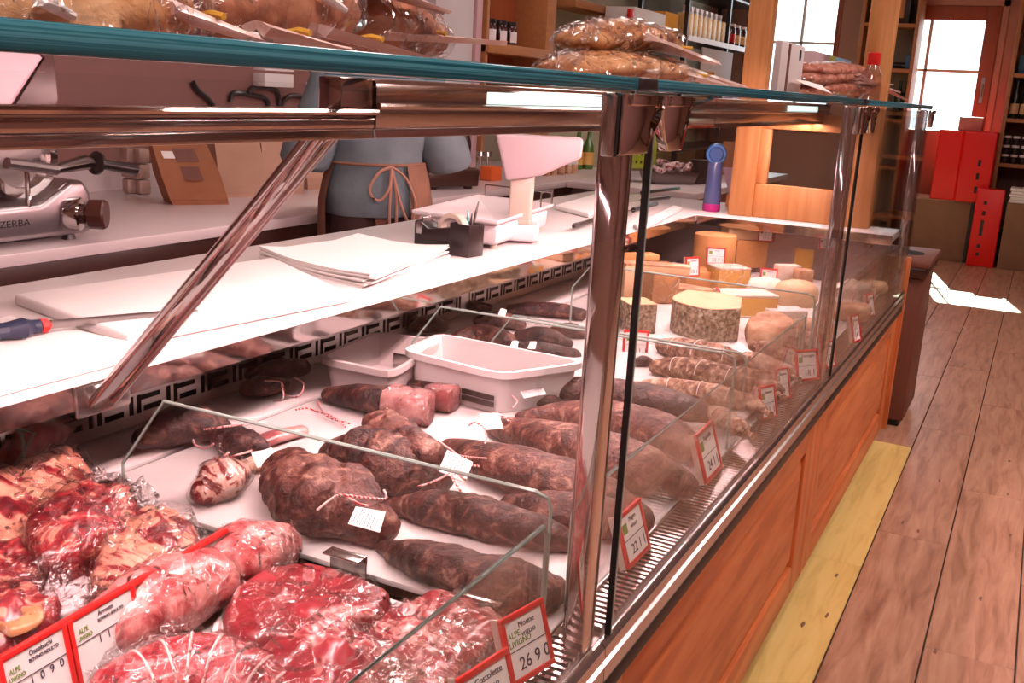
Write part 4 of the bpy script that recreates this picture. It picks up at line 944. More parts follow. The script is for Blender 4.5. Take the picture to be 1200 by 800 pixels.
# ------------------------------------------------------------------ things on the worktop
WZ = .8975
def board(name, label, c4, h, mat, z=WZ, group=None):
    o = [pz(x, y, z+h) for x, y in c4]; c = sum(o, V())/len(o); m = MB(); m.prism([(p.x, p.y) for p in o], z, z+h)
    return m.build(name, mat, at=(c.x, c.y, z), bevel=.006, seg=3, label=label, cat='cutting board', group=group)
board('cutting_board', 'thick white cutting board under the knife tip, left of the paper stack', [(16, 344), (320, 301), (410, 343), (150, 392)], .022, board_w)
box('cutting_board', board_w, .2, 1.20, 1.225, 1.585, WZ, WZ+.012, bevel=.005, label='white cutting board along the worktop edge beneath the knife', cat='cutting board')
board('cutting_board', 'white cutting board on the far worktop beyond the scale', [(650, 240), (700, 226), (735, 231), (690, 250)], .018, board_w)
board('cutting_board', 'small white cutting board at the far end near the dark knives', [(742, 262), (790, 240), (800, 243), (752, 268)], .014, board_w)
# knife
t = thing('knife', 'boning knife with blue and red handle on the white boards', 'knife', pz(60, 380, WZ+.03))
z = WZ+.028
m = MB(); m.tube([pz(-10, 390, z), pz(10, 387, z), pz(28, 384, z+.004), pz(36, 383, z), pz(48, 382, z)], [.013, .014, .017, .012, .012], 10); m.build('handle', pm('blue_handle', (.018, .026, .06), rough=.4), t, label='dark blue handle')
m = MB(); m.tube([pz(47, 382, z), pz(54, 381, z), pz(58, 380, z)], [.0125, .012, .006], 10); m.build('handle_tip', redp, t, label='red collar')
a, b = pz(56, 380, z), pz(232, 364, z-.002); d = b-a; up = V((0, 0, 1)); m = MB()
m.loft([[a+up*.007, a+V((0, .001, 0)), a-up*.008, a-V((0, .001, 0))], [a+d*.8+up*.006, a+d*.8+V((0, .001, 0)), a+d*.8-up*.007, a+d*.8-V((0, .001, 0))], [b+up*.001, b+V((0, .0005, 0)), b-up*.001, b-V((0, .0005, 0))]]); m.build('blade', steel, t)
t = thing('shop_scale', 'second shop scale cut off by the left edge, only column and head corner in view', 'scale', pz(-20, 432, WZ))
q_ = pz(-20, 430, WZ); vd = V((q_.x, q_.y, 0)).normalized(); vp = V((vd.y, -vd.x, 0))
def LQ(x, d, z): return q_+vp*x+vd*d+V((0, 0, z))
m = MB(); m.loft([[LQ(-.10, -.02, z), LQ(.02, -.02, z), LQ(.025, 0, z), LQ(.025, .07, z), LQ(-.10, .07, z)] for z in (.008, .055)]); m.build('control_block', palep, t, bevel=.008, seg=3)
m = MB(); m.loft([[LQ(-.08, 0, z), LQ(.018, 0, z), LQ(.022, .05, z), LQ(-.08, .05, z)] for z in (.055, .36)]); m.build('column', palep, t, bevel=.005)
m = MB(); m.loft([[LQ(x, d, z) for x, z in ((-.22, .48), (.115, .475), (.05, .375), (.0, .33), (-.22, .34))] for d in (-.03, .06)]); m.build('display_head', pinkp, t, bevel=.006, seg=3)
m = MB(); m.loft([[LQ(x, d, z) for x, z in ((.117, .475), (.122, .40), (.112, .37), (.054, .372))] for d in (-.02, .05)]); m.build('head_side', brownp, t, bevel=.002)
m = MB(); m.lathe([(.012, 0), (.012, .008)], LQ(.0, 0, 0), 12); m.build('foot', cream, t)
# paper stack
t = thing('paper_stack', 'stack of white wrapping paper with curled corners on the worktop', 'paper', pz(415, 310, WZ))
c4 = [pz(303, 300, WZ+.012), pz(432, 333, WZ+.012), pz(527, 297, WZ+.012), pz(420, 283, WZ+.012)]
for k in range(7):
    z = WZ+.0012+k*.0042; r = R_(random.uniform(-3, 3)); c = sum(c4, V())/4; vs_ = []; n = 8
    q = [c+Matrix.Rotation(r, 3, 'Z') @ (p-c)*random.uniform(.97, 1.0) for p in c4]
    for i in range(n+1):
        for j in range(n+1):
            u, w = i/n, j/n; p = (q[0]*(1-u)+q[1]*u)*(1-w)+(q[3]*(1-u)+q[2]*u)*w
            cl = max(0, u-.7)*.03+max(0, w-.75)*max(0, .4-u)*.10+max(0, .25-w)*max(0, .3-u)*.16
            vs_.append(V((p.x, p.y, z+cl*(k+3)/9+.0006*fb(p, 12, k))))
    fs = [(i*(n+1)+j, (i+1)*(n+1)+j, (i+1)*(n+1)+j+1, i*(n+1)+j+1) for i in range(n) for j in range(n)]
    N = len(vs_); low = [v-V((0, 0, .0036)) for v in vs_]; rim = [(i*(n+1), (i+1)*(n+1)) for i in range(n)]+[((i+1)*(n+1)+n, i*(n+1)+n) for i in range(n)]+[(j+1, j) for j in range(n)]+[(n*(n+1)+j, n*(n+1)+j+1) for j in range(n)]
    m = MB(); m.add(vs_+low, fs+[tuple(reversed([x+N for x in f])) for f in fs]+[(a, b, b+N, a+N) for a, b in rim]); m.build('paper', paper_w, t, smooth=40)
# tape dispenser + pen cup
def Tyaw(p, yaw): return Matrix.Translation(V(p)) @ Matrix.Rotation(yaw, 4, 'Z')
pd = pz(512, 296, WZ); yw = math.atan2(*(lambda d: (d.y, d.x))(pz(548, 304, WZ)-pz(474, 291, WZ)))
t = thing('tape_dispenser', 'black desk tape dispenser with a cream roll of tape before the scale', 'tape dispenser', pd, yw); T = Wm(t)
m = MB(T); Mx = Matrix(((1, 0, 0, 0), (0, 0, 1, 0), (0, 1, 0, 0), (0, 0, 0, 1)))
m.prism([(-.085, 0), (.075, 0), (.075, .070), (.045, .074), (-.035, .062), (-.055, .075), (-.078, .082), (-.085, .078)], 0, .062, Mx); m.build('body', blackp, t, bevel=.004)
m = MB(T); rg = [(.044, .034+.012), (.036, .034+.012)]
m.loft([[T @ V((.03+r*math.cos(a), y, .064+r*math.sin(a))) for r, y in ((.046, .018), (.046, .044), (.034, .044), (.034, .018))] for a in [k*2*math.pi/24 for k in range(25)]], True, False) if False else None
m = MB(); m.loft([[T @ V((.03+r*math.cos(a), y, .064+r*math.sin(a))) for r, y in ((.046, .018), (.046, .044), (.034, .044), (.034, .018))] for a in [k*2*math.pi/24 for k in range(25)]], True, False); m.build('tape_roll', cream, t, smooth=40, label='cream tape roll')
m = MB(T); m.box(-.075, -.055, -.003, .0, .045, .078); m.box(-.068, -.062, .012, .05, .06, .09); m.build('cutter', steel, t, bevel=.001)
pc = pz(546, 299, WZ)
t = thing('pen_cup', 'square black pen cup with pens at the right end of the tape dispenser', 'pen cup', pc, yw); T = Wm(t)
m = MB(T); s = .033
L = [[V((x*k, y*k, z)) for x, y in ((-s, -s), (s, -s), (s, s), (-s, s))] for z, k in ((0, 1), (.088, 1.02), (.088, .92), (.006, .88))]
m.loft(L); m.build('cup', blackp, t, bevel=.003)
for i, (dx, dy, tx, ty, l, mm) in enumerate(((.005, .0, .03, .0, .15, steel), (-.01, .01, -.012, .02, .12, pm('teal_pen', (.05, .35, .38), rough=.3)), (.012, -.008, .02, -.015, .12, blackp))):
    m = MB(T); m.tube([V((dx, dy, .01)), V((dx+tx*.7, dy+ty*.7, l*.75)), V((dx+tx, dy+ty, l))], [.004, .004, .0015], 8); m.build('pen', mm, t)
# scale
ps = pz(590, 292, WZ); t = thing('shop_scale', 'pale pink shop scale with steel platter and tall display head', 'scale', ps, R_(0))
T = Tyaw(ps, R_(-10))
sa, sb, sc = pz(492, 250, WZ+.075), pz(640, 262, WZ+.075), pz(590, 243, WZ+.08)
def P3(x, y, z): return pz(x, y, z)
zp = WZ+.085
# platter housing: quadrilateral footprint read off the photo, standing on the worktop
foot = [P3(486, 247, zp), P3(583, 260, zp), P3(646, 240, zp), P3(560, 229, zp)]
c = sum(foot, V())/4
def sc_(k, z, pts=foot): return [V((c.x+(p.x-c.x)*k, c.y+(p.y-c.y)*k, z)) for p in pts]
m = MB(); m.loft([sc_(.88, WZ+.012), sc_(.93, WZ+.018), sc_(.95, zp-.018), sc_(.9, zp-.012)]); m.build('housing', palep, t, bevel=.006)
m = MB(); m.loft([sc_(1.0, zp-.010), sc_(1.04, zp-.004), sc_(1.04, zp+.004), sc_(.97, zp+.002), sc_(.9, zp-.003)]); m.build('platter', palep, t, bevel=.002)
for a, b in ((0, 1), (1, 2), (2, 3)):
    m = MB(); A_, B_ = sc_(1.02, zp)[a], sc_(1.02, zp)[b]
    if a == 1: m.tube([A_.lerp(B_, .75), A_.lerp(B_, .75)+V((0, 0, .05)), A_.lerp(B_, .98)+V((0, 0, .05)), A_.lerp(B_, .98)], .003, 6); m.build('rail', steel, t)
    elif a == 2: m.tube([A_.lerp(B_, .02), A_.lerp(B_, .02)+V((0, 0, .04)), A_.lerp(B_, .9)+V((0, 0, .04)), A_.lerp(B_, .9)], .003, 6); m.build('rail', steel, t)
for p in sc_(.8, WZ):
    m = MB(); m.lathe([(.012, 0), (.012, .009), (.007, .013)], p, 12); m.build('foot', cream, t)
# control block in front, with the column and the head
cb = [P3(584, 292, WZ), P3(634, 282, WZ), P3(640, 272, WZ), P3(592, 280, WZ)]
kx = P3(608, 285, WZ)
vdir = V((kx.x, kx.y, 0)).normalized(); vper = V((vdir.y, -vdir.x, 0)); s_ = mpp(kx)
def LP(x, d, z): return kx+vper*x+vdir*d+V((0, 0, z))
m = MB(); m.loft([[LP(-.055, -.02, z), LP(.05, -.02, z), LP(.058, .0, z), LP(.058, .09, z), LP(-.055, .09, z)] for z in (.008, .055)]); m.build('control_block', palep, t, bevel=.008, seg=3)
m = MB(); m.loft([[LP(-.035, .01, z), LP(.028, .01, z), LP(.036, .03, z), LP(.036, .06, z), LP(-.035, .06, z)] for z in (.055, .20)]); m.build('column', cream, t, bevel=.005, seg=3)
# display head: wedge-shaped housing, wide, its lower corner at the left
hx = [(-.085, .318), (.17, .318), (.168, .262), (.055, .205), (-.048, .185)]
m = MB(); m.loft([[LP(x, d, z) for x, z in hx] for d in (-.03, .07)]); m.build('display_head', pm('pale_pink_plastic', (.60, .44, .47), rough=.4), t, bevel=.010, seg=3)
m = MB(); m.loft([[LP(x, d, z) for x, z in ((-.05, .30), (.15, .30), (.148, .275), (.045, .228), (-.035, .215))] for d in (.0705, .073)]); m.build('display_screen', blackp, t)
# knives on the far worktop
kn = pz(683, 262, WZ+.02)
for nm, a, b, l in (('knife', (672, 265), (695, 258), 'knife whose dark handle tip shows left of the chrome post'), ('knife', (752, 226), (796, 220), 'dark handled knife at the back of the far worktop, uppermost of three'), ('knife', (752, 235), (785, 231), 'grey handled knife lying under the dark one'), ('knife', (742, 246), (770, 238), 'dark knife at the edge of the small far board')):
    A_, B_ = pz(*a, WZ+.022), pz(*b, WZ+.022); d = (B_-A_).normalized(); t = thing(nm, l, 'knife', A_, group='knives on the far worktop')
    if a[0] == 672: A_, B_, d = A_, B_, d
    else: A_, B_, d = B_, A_, -d
    m = MB(); m.tube([A_, A_+d*.01, A_+(B_-A_)*.6, B_], [.006, .010, .008, .010], 8); m.build('handle', blackp if 'grey' not in l else steel_dk, t)
    m = MB(); n = V((-d.y, d.x, 0)); m.loft([[B_+n*.012, B_-n*.010, B_-n*.010+V((0, 0, .001)), B_+n*.012+V((0, 0, .001))], [B_+d*.16-n*.009, B_+d*.16-n*.010, B_+d*.16-n*.010+V((0, 0, .001)), B_+d*.16-n*.009+V((0, 0, .001))]]); m.build('blade', steel, t)
# blue bottle by the partition
bp = pz(833, 247, WZ); t = thing('blue_bottle', 'tall blue drinking bottle with a round blue lid by the pine partition', 'bottle', bp)
s_ = mpp(bp); blu = thin_glass('blue_plastic', (.24, .34, .62), base=.10, rough=.1, glo=(.6, .7, 1)); blid = pm('blue_lid', (.02, .13, .38), rough=.35)
m = MB(); m.lathe([(.034, 0), (.036, .005), (.034, .09), (.030, .14), (.030, .19), (.028, .20)], bp, 20); m.build('flask', pm('blue_flask', (.07, .10, .25), rough=.2, coat=.5), t)
m = MB(); m.lathe([(.0345, .001), (.037, .006), (.0362, .03), (.034, .031)], bp, 20); m.build('pink_base', pm('magenta', (.55, .02, .25), rough=.4), t, label='magenta base band')
m = MB(); q = bp+V((0, 0, .232)); fd = V((q.x, q.y, 0)).normalized(); Rm = fd.to_track_quat('X', 'Z').to_matrix().to_4x4(); m.T = Matrix.Translation(q) @ Rm
m.lathe([(.020, -.022), (.038, -.022), (.043, -.012), (.043, .012), (.038, .022)], (0, 0, 0), 24, 'X'); m.build('lid', blid, t)
m = MB(Matrix.Translation(q) @ Rm); m.lathe([(.026, -.026), (.030, -.022), (.022, -.022)], (0, 0, 0), 20, 'X'); m.lathe([(.001, -.025), (.014, -.025), (.014, -.022)], (0, 0, 0), 16, 'X'); m.build('lid_button', pm('deep_blue', (.01, .07, .26), rough=.3), t)
bg = pz(856, 242, WZ)
t = thing('pink_cloth', 'lilac cloth hanging down behind the blue bottle at the partition', 'cloth', bg)
m = MB(); m.loft([[bg+V((.02*_c(a)*k, .055*_s(a)*k+.012*_s(3*a)*k, z)) for a in [j*2*math.pi/16 for j in range(16)]] for z, k in ((.05, .25), (.09, .5), (.14, .85), (.165, 1))]); m.build('folds', pm('lilac', (.46, .30, .40), rough=.8), t, smooth=60)
m = MB(); m.box(bg.x-.012, bg.x+.012, bg.y-.02, bg.y+.02, WZ, WZ+.052); m.build('wooden_peg', pine, t, bevel=.003)
# ------------------------------------------------------------------ person in the staff aisle, seen from behind
pp = V((3.12, 2.12, 0)); dirv = R_(52)
per = thing('person', 'person seen from behind in a blue-grey shirt with a brown apron tied at the waist', 'person', pp, dirv-R_(90)); T = Wm(per)
skin = pm('skin', (.58, .27, .20), rough=.5, sss=.15); shirt = pm('blue_grey_cotton', [(.35, (.115, .15, .175)), (.65, (.16, .20, .225))], scale=9, rough=.75, bump=.3, bscale=14, bdist=.01)
apr = pm('brown_apron', [(.35, (.20, .085, .05)), (.65, (.26, .115, .07))], scale=12, rough=.8, bump=.3, bscale=16, bdist=.008); trou = pm('dark_trousers', (.035, .012, .012), rough=.8)
def ell(cx, cy_, z, a, b, n=28, tw=0): return [V((cx+a*math.cos(t), cy_+b*math.sin(t), z)) for t in [k*2*math.pi/n+tw for k in range(n)]]
# skeleton -> one continuous skin surface
J = {'pelvis': ((0, 0, .95), .105), 'waist': ((0, -.01, 1.08), .098), 'chest': ((0, .0, 1.27), .110), 'neckb': ((0, .01, 1.43), .058), 'neck': ((0, .03, 1.49), .050),
     'head': ((0, .05, 1.56), .072), 'crown': ((0, .055, 1.65), .066),
     'ls': ((-.17, 0, 1.39), .052), 'le': ((-.235, .02, 1.12), .040), 'lw': ((-.15, .22, 1.03), .028), 'lh': ((-.13, .27, 1.02), .03),
     'rs': ((.17, 0, 1.39), .052), 're': ((.265, -.02, 1.06), .040), 'rw': ((.19, .21, 1.04), .028), 'rh': ((.17, .26, 1.03), .03),
     'lhip': ((-.09, 0, .90), .085), 'lk': ((-.10, .01, .50), .058), 'la': ((-.10, -.01, .09), .040), 'lt': ((-.10, .12, .04), .03),
     'rhip': ((.09, 0, .90), .085), 'rk': ((.10, .01, .50), .058), 'ra': ((.10, -.01, .09), .040), 'rt': ((.10, .12, .04), .03)}
names = list(J); E_ = [('pelvis', 'waist'), ('waist', 'chest'), ('chest', 'neckb'), ('neckb', 'neck'), ('neck', 'head'), ('head', 'crown'), ('chest', 'ls'), ('ls', 'le'), ('le', 'lw'), ('lw', 'lh'), ('chest', 'rs'), ('rs', 're'), ('re', 'rw'), ('rw', 'rh'),
     ('pelvis', 'lhip'), ('lhip', 'lk'), ('lk', 'la'), ('la', 'lt'), ('pelvis', 'rhip'), ('rhip', 'rk'), ('rk', 'ra'), ('ra', 'rt')]
vv = [J[n][0] for n in names]; ee = [(names.index(a), names.index(b)) for a, b in E_]; rad = [J[n][1] for n in names]
for s, hd in ((-1, 'lh'), (1, 'rh')):
    h = V(J[hd][0])
    for k in range(4):
        b0 = len(vv); q = [h+V((s*(-.012+.009*k)*1.4, .02, 0)), h+V((s*(-.014+.010*k)*1.5, .055+.006*(k in (1, 2)), -.006)), h+V((s*(-.014+.010*k)*1.4, .08+.008*(k in (1, 2)), -.026))]
        vv += [tuple(x) for x in q]; rad += [.0095, .009, .0075]; ee += [(names.index(hd), b0), (b0, b0+1), (b0+1, b0+2)]
    b0 = len(vv); q = [h+V((-s*.03, .0, .0)), h+V((-s*.05, .03, -.01))]; vv += [tuple(x) for x in q]; rad += [.011, .009]; ee += [(names.index(hd), b0), (b0, b0+1)]
me = bpy.data.meshes.new('body'); me.from_pydata(vv, ee, []); body = bpy.data.objects.new('body', me); COL.objects.link(body); body.parent = per
sk = body.modifiers.new('skin', 'SKIN'); sb = body.modifiers.new('smooth', 'SUBSURF'); sb.levels = 2; sb.render_levels = 2; sk.use_smooth_shade = True
for i, r in enumerate(rad): me.skin_vertices[0].data[i].radius = (r, r*.92)
me.skin_vertices[0].data[0].use_root = True
me.materials.append(skin); WM[body.name] = T
L = [(.88, .178, .135), (.90, .186, .142), (.97, .186, .142), (1.05, .165, .120), (1.10, .168, .122), (1.20, .182, .128), (1.30, .192, .128), (1.38, .180, .112), (1.43, .12, .085), (1.455, .07, .065)]
m = MB(); secs = []
for z, a, b in L:
    secs.append([T @ (p*(1) + V((0, 0, 0)) + V((p.x*.035, p.y*.035, 0))*math.sin(7*math.atan2(p.y, p.x)+z*22)*(.9 if z < 1.2 else .3)) for p in ell(0, 0, z, a, b)])
m.loft(secs, True, False)
for s in (-1, 1):
    a, e = V((s*.15, 0, 1.385)), V((s*.268, -.022, 1.06)); secs = []
    for u, r in ((-.42, .045), (-.2, .066), (0, .076), (.3, .076), (.6, .080), (.85, .088), (1.0, .084), (1.06, .066), (1.08, .03)):
        c = a.lerp(e, u); secs.append([T @ V((c.x+_c(t)*r, c.y+_s(t)*r*.95, c.z+_c(t)*r*s*.25)) for t in [k*2*math.pi/18 for k in range(18)]])
    m.loft(secs, True, True)
m.build('shirt', shirt, per, smooth=70)
m = MB()
for s in (-1, 1): m.loft([[T @ p for p in ell(s*.085, cy_, z, a, b, 18)] for z, a, b, cy_ in ((.93, .085, .112, 0), (.80, .085, .100, 0), (.5, .072, .08, .01), (.1, .062, .07, 0), (.075, .064, .075, 0))], True, False)
m.build('trousers', trou, per, smooth=60)
for s in (-1, 1):
    m = MB(); m.loft([[T @ p for p in [V((s*.1+.045*_c(t), .05+.13*_s(t), z)) for t in [k*2*math.pi/20 for k in range(20)]]] for z, k in ((.002, 1), (.03, 1))]); m.build('shoe', blackp, per, bevel=.008)
# apron: wraps the front and both hips, open at the back where it is tied
ap = MB(); secs = []
for z, a, b, op in ((1.07, .176, .132, .60), (1.0, .195, .152, .55), (.93, .208, .164, .50), (.80, .21, .166, .62), (.60, .21, .168, .80)):
    ring = []
    for k in range(30):
        t = -math.pi/2+.42-(1.07-z)*.25*(z > .9)+(2*math.pi-.42-1.25)*k/29
        if z < 1.05: t += .0
        ring.append(T @ V((a*math.cos(t), b*math.sin(t), z)))
    secs.append(ring)
ap.loft(secs, False, False); ap.build('apron', apr, per, smooth=70)
m = MB(); m.tube([T @ p for p in ell(0, 0, 1.062, .176, .130, 32)]+[T @ ell(0, 0, 1.062, .176, .130, 32)[0]], .006, 6); m.build('waist_string', apr, per)
kn0 = V((.01, -.135, 1.058))
for pts in ([kn0, kn0+V((-.05, -.015, -.02)), kn0+V((-.085, -.02, -.08)), kn0+V((-.05, -.025, -.115)), kn0+V((-.015, -.025, -.07)), kn0], [kn0, kn0+V((.05, -.015, -.04)), kn0+V((.085, -.02, -.13)), kn0+V((.06, -.03, -.19)), kn0+V((.025, -.028, -.12)), kn0],
            [kn0, kn0+V((-.01, -.02, -.08)), kn0+V((-.012, -.025, -.17)), kn0+V((-.008, -.025, -.27))], [kn0, kn0+V((.012, -.02, -.09)), kn0+V((.014, -.025, -.18)), kn0+V((.018, -.025, -.28))]):
    m = MB(); m.tube([T @ V(p) for p in cr([tuple(p) for p in pts], 24)], .0055, 6); m.build('apron_string', pm_once('apron_tape', (.36, .17, .12), rough=.8), per)
m = MB(); m.lathe([(.02, -.005), (.070, .02), (.086, .07), (.086, .12), (.062, .165), (.01, .180)], T @ V((0, .018, 1.50)), 24); m.build('hair', pm_once('dark_hair', (.035, .018, .012), rough=.6), per, smooth=70)
m = MB()
for s in (-1, 1): m.lathe([(.001, 0), (.012, .004), (.012, .010), (.001, .014)], T @ V((s*.078, .055, 1.555)), 10)
m.lathe([(.001, 0), (.011, .006), (.001, .028)], T @ V((0, .124, 1.555)), 8)
m.build('ears_and_nose', skin, per, smooth=70)
m = MB()
for s in (-1, 1): m.lathe([(.001, -.006), (.009, 0), (.001, .006)], T @ V((s*.028, .112, 1.585)), 10)
m.build('eyes', inkb, per)
m = MB(); m.tube([T @ V((-.022, .112, 1.528)), T @ V((0, .120, 1.526)), T @ V((.022, .112, 1.528))], .004, 6); m.build('mouth', pm_once('lip', (.40, .12, .10)), per)

# ------------------------------------------------------------------ back counter along the wall
KZ = .85
t = thing('back_counter', 'long pink-white rear counter along the back wall with brown drawer fronts', 'counter', (4, 2.9, 0))
box('counter_top', btop, .8, 6.6, 2.385, 3.399, KZ-.035, KZ, parent=t, bevel=.003)
box('upstand', btop, .8, 5.15, 3.38, 3.399, KZ, KZ+.10, parent=t)
xs = [.8, 1.75, 2.75, 3.75, 4.7, 5.65, 6.6]
for a, b in zip(xs[:-1], xs[1:]):
    box('drawer_front', brownp, a+.003, b-.003, 2.41, 2.43, KZ-.17, KZ-.04, parent=t, bevel=.003)
    box('door_front', brownp, a+.003, b-.003, 2.41, 2.43, .1, KZ-.19, parent=t, bevel=.003)
box('grip_rail', steel_dk, .8, 6.6, 2.404, 2.44, KZ-.186, KZ-.173, parent=t, bevel=.002)
box('body', brwood, .8, 6.6, 2.43, 3.38, .08, KZ-.035, parent=t)
t = thing('side_counter', 'pink-white low counter beyond the far worktop, holding crate and basket', 'counter', (6.3, 2.0, 0))
box('counter_top', btop, 5.4, 7.6, 1.62, 2.38, KZ-.035, KZ, parent=t, bevel=.003); box('body', brwood, 5.45, 7.55, 1.66, 2.36, .05, KZ-.036, parent=t); box('front_band', steel_dk, 5.43, 5.449, 1.66, 2.36, .3, KZ-.05, parent=t)
# meat slicer
t = thing('meat_slicer', 'grey cast meat slicer with brown thickness knob at the left end of the rear counter', 'slicer', (1.95, 2.6, KZ))
cast = pm('slicer_casting', (.42, .36, .37), rough=.28, metal=.85)
Mx = Matrix(((1, 0, 0, 0), (0, 0, 1, 0), (0, 1, 0, 0), (0, 0, 0, 1)))
m = MB(); m.prism([(1.55, .868), (2.13, .868), (2.155, .885), (2.145, .985), (2.120, 1.022), (2.075, 1.022), (1.975, .963), (1.55, .955)], 2.45, 2.74, Mx); m.build('base_casting', cast, t, bevel=.016, seg=4)
m = MB(); m.prism([(1.6, .955), (2.0, .96), (2.10, 1.035), (2.06, 1.045), (1.6, 1.04)], 2.62, 2.76, Mx); m.build('motor_cover', cast, t, bevel=.012, seg=3)
for x in (1.62, 2.09):
    for y in (2.49, 2.70):
        m = MB(); m.lathe([(.02, 0), (.016, .02)], (x, y, KZ), 12); m.build('foot', blackp, t)
k0 = py(86, 250, 2.45); ax = V((.55, -.83, 0)).normalized(); Mk = Matrix.Translation(k0+ax*.0) @ ax.to_track_quat('X', 'Z').to_matrix().to_4x4()
m = MB(Mk); m.lathe([(.046, -.02), (.048, -.015), (.048, .020), (.044, .024)], (0, 0, 0), 28, 'X'); m.build('dial_ring', chrome, t)
m = MB(Mk); m.lathe([(.028, .02), (.030, .036), (.042, .046), (.043, .085), (.038, .092)], (0, 0, 0), 14, 'X'); m.build('thickness_knob', pm('brown_knob', (.075, .022, .016), rough=.35), t, smooth=25, label='brown ribbed knob')
c0 = py(24, 182, 2.52)
m = MB(); m.loft([[c0+V(((.105+dr)*_c(a), dy, (.105+dr)*_s(a))) for dr, dy in ((-.012, -.008), (.012, -.008), (.012, .012), (-.012, .012))] for a in [k*2*math.pi/40 for k in range(41)]], True, False); m.build('blade_guard', chrome, t, smooth=40)
m = MB(); m.lathe([(.001, .01), (.098, .012), (.098, .016), (.001, .018)], c0, 40, 'Y'); m.build('blade', steel, t)
p = py(33, 238, 2.46); q = py(31, 196, 2.46); m = MB(); m.tube([p-V((0, 0, .01)), q], .007, 8); m.build('rod', chrome, t)
a, b = py(8, 191, 2.44), py(66, 199, 2.44)
m = MB(); m.tube([a, b], .016, 10); m.build('slide_bar', cast, t); m = MB(); m.tube([b-V((.02, 0, 0)), py(100, 190, 2.44), py(112, 192, 2.44)], [.012, .022, .012], 10); m.build('carriage_arm', steel_dk, t)
a, b = py(113, 191, 2.44), py(158, 199, 2.44); ax = (b-a).normalized(); Mk = Matrix.Translation(a) @ ax.to_track_quat('X', 'Z').to_matrix().to_4x4(); L = (b-a).length
m = MB(Mk); m.lathe([(.010, -.02), (.034, -.004), (.034, .004), (.012, .01), (.015, .02), (.017, L), (.012, L+.006)], (0, 0, 0), 16, 'X'); m.build('push_handle', blackp, t)
text('BIZERBA', .026, Matrix.Translation((py(36, 266, 2.449).x, 2.4492, .909)), inkb, t, 'RIGHT', sx=1.25)
# paper bags
def paper_bag(name, label, foot, w, d, h, yaw, lean, mat, marks=(), z0=KZ):
    p = pz(*foot, z0); t = thing(name, label, 'paper bag', p, yaw, group='paper bags on the rear counter'); T = Wm(t)
    secs = []
    for k, (z, kw, kd) in enumerate(((0, 1, 1), (.02, 1.02, 1.02), (.45*h, 1.04, .95), (.8*h, .98, .45), (h, .95, .08))):
        secs.append([T @ V((x*w/2*kw+lean*z+.004*fb((x, y, z*4), 3, k+w*90), y*d/2*kd+d/2, z)) for x, y in ((-1, -1), (0, -1.02), (1, -1), (1.02, 0), (1, 1), (0, 1.02), (-1, 1), (-.96, 0))])
    m = MB(); m.loft(secs); m.build('bag', mat, t, smooth=20)
    for (u0, u1, z0_, z1_, mm) in marks:
        m = MB(); q = []
        for u, z in ((u0, z0_), (u1, z0_), (u1, z1_), (u0, z1_)):
            kd = 1.02 if z < .45 else .95-(z-.45)/.35*.5
            q.append(T @ V((u*w/2+lean*z*h, -d/2*kd+d/2-.004, z*h)))
        m.add(q, [(0, 1, 2, 3)]); m.build('print', mm, t, smooth=0, fix=False)
    m = MB(); m.loft([[v+(T.to_3x3() @ V((0, -.002, 0))) for v in secs[1][:3]], [v.lerp(u, .25)+(T.to_3x3() @ V((0, -.002, 0))) for v, u in zip(secs[1][:3], secs[2][:3])]], False, False); m.build('fold', mat, t)
    return t
kraft = pm('kraft_paper', [(.3, (.30, .11, .05)), (.7, (.38, .15, .07))], scale=7, rough=.8); kraftl = pm('beige_paper', [(.3, (.46, .26, .18)), (.7, (.52, .31, .22))], scale=7, rough=.8)
paper_bag('paper_bag', 'brown kraft paper bag with dark printed patches leaning beside the slicer', (236, 240), .21, .14, .26, R_(-32), -.30, kraft, [(-.35, .45, .62, .80, brwood), (-.30, .35, .36, .55, brwood), (-.75, -.35, .66, .76, paper_w)])
paper_bag('paper_bag', 'beige paper bag standing directly right of the brown kraft one', (283, 231), .20, .14, .30, R_(-22), 0, kraftl)
paper_bag('paper_bag', 'beige paper bag behind the chrome strut, third from the slicer', (330, 228), .20, .14, .30, R_(-22), .1, kraftl)
paper_bag('paper_bag', 'small pinkish paper sack half hidden between strut and person', (372, 222), .10, .10, .12, R_(-22), 0, kraftl)
fo = pm('foil_wrap', [(.4, (.42, .28, .24)), (.6, (.52, .36, .31))], scale=18, rough=.45, metal=.3)
for r in range(3):
    for cidx in range(2):
        p = pz(157+cidx*14, 227+cidx*1, KZ)+V((0, 0, r*.062)); box('foil_block', fo, -.024, .024, 0, .06, .001, .058, T=TR(p, R_(-20+r*4)), bevel=.008, label='small greyish wrapped block beside the brown bag, %s row, %s of its pair' % (['bottom', 'middle', 'top'][r], ['left', 'right'][cidx]), cat='packet', group='wrapped blocks stacked by the bag')
# on the wall: hooked tools, first-aid style box, notice
for i, (pts, l) in enumerate((([(226, 96), (232, 106), (242, 114), (250, 124)], 'dark curved hook tool on the wall, leftmost'), ([(270, 120), (272, 110), (282, 109), (300, 112), (312, 116), (314, 124)], 'dark bent handle on the wall between the two others'), ([(292, 112), (296, 103), (318, 104), (326, 110), (327, 124)], 'dark angular frame hanging under the white wall box'), ([(330, 122), (338, 113), (352, 113), (360, 122)], 'dark low arched handle on the wall beside the white notice'))):
    pt = [py(x, y, 3.385) for x, y in pts]; m = MB(); m.tube([V(p) for p in cr([tuple(p) for p in pt], 14)], .012, 8); m.build('wall_tool', blackp, at=pt[0], label=l, cat='tool', group='dark tools on the back wall')
a, b = py(297, 90, 3.39), py(331, 102, 3.39); box('wall_box', white, a.x, b.x, 3.32, 3.399, b.z, a.z+.02, bevel=.004, label='small white box fixed high on the back wall above dark tools', cat='box')
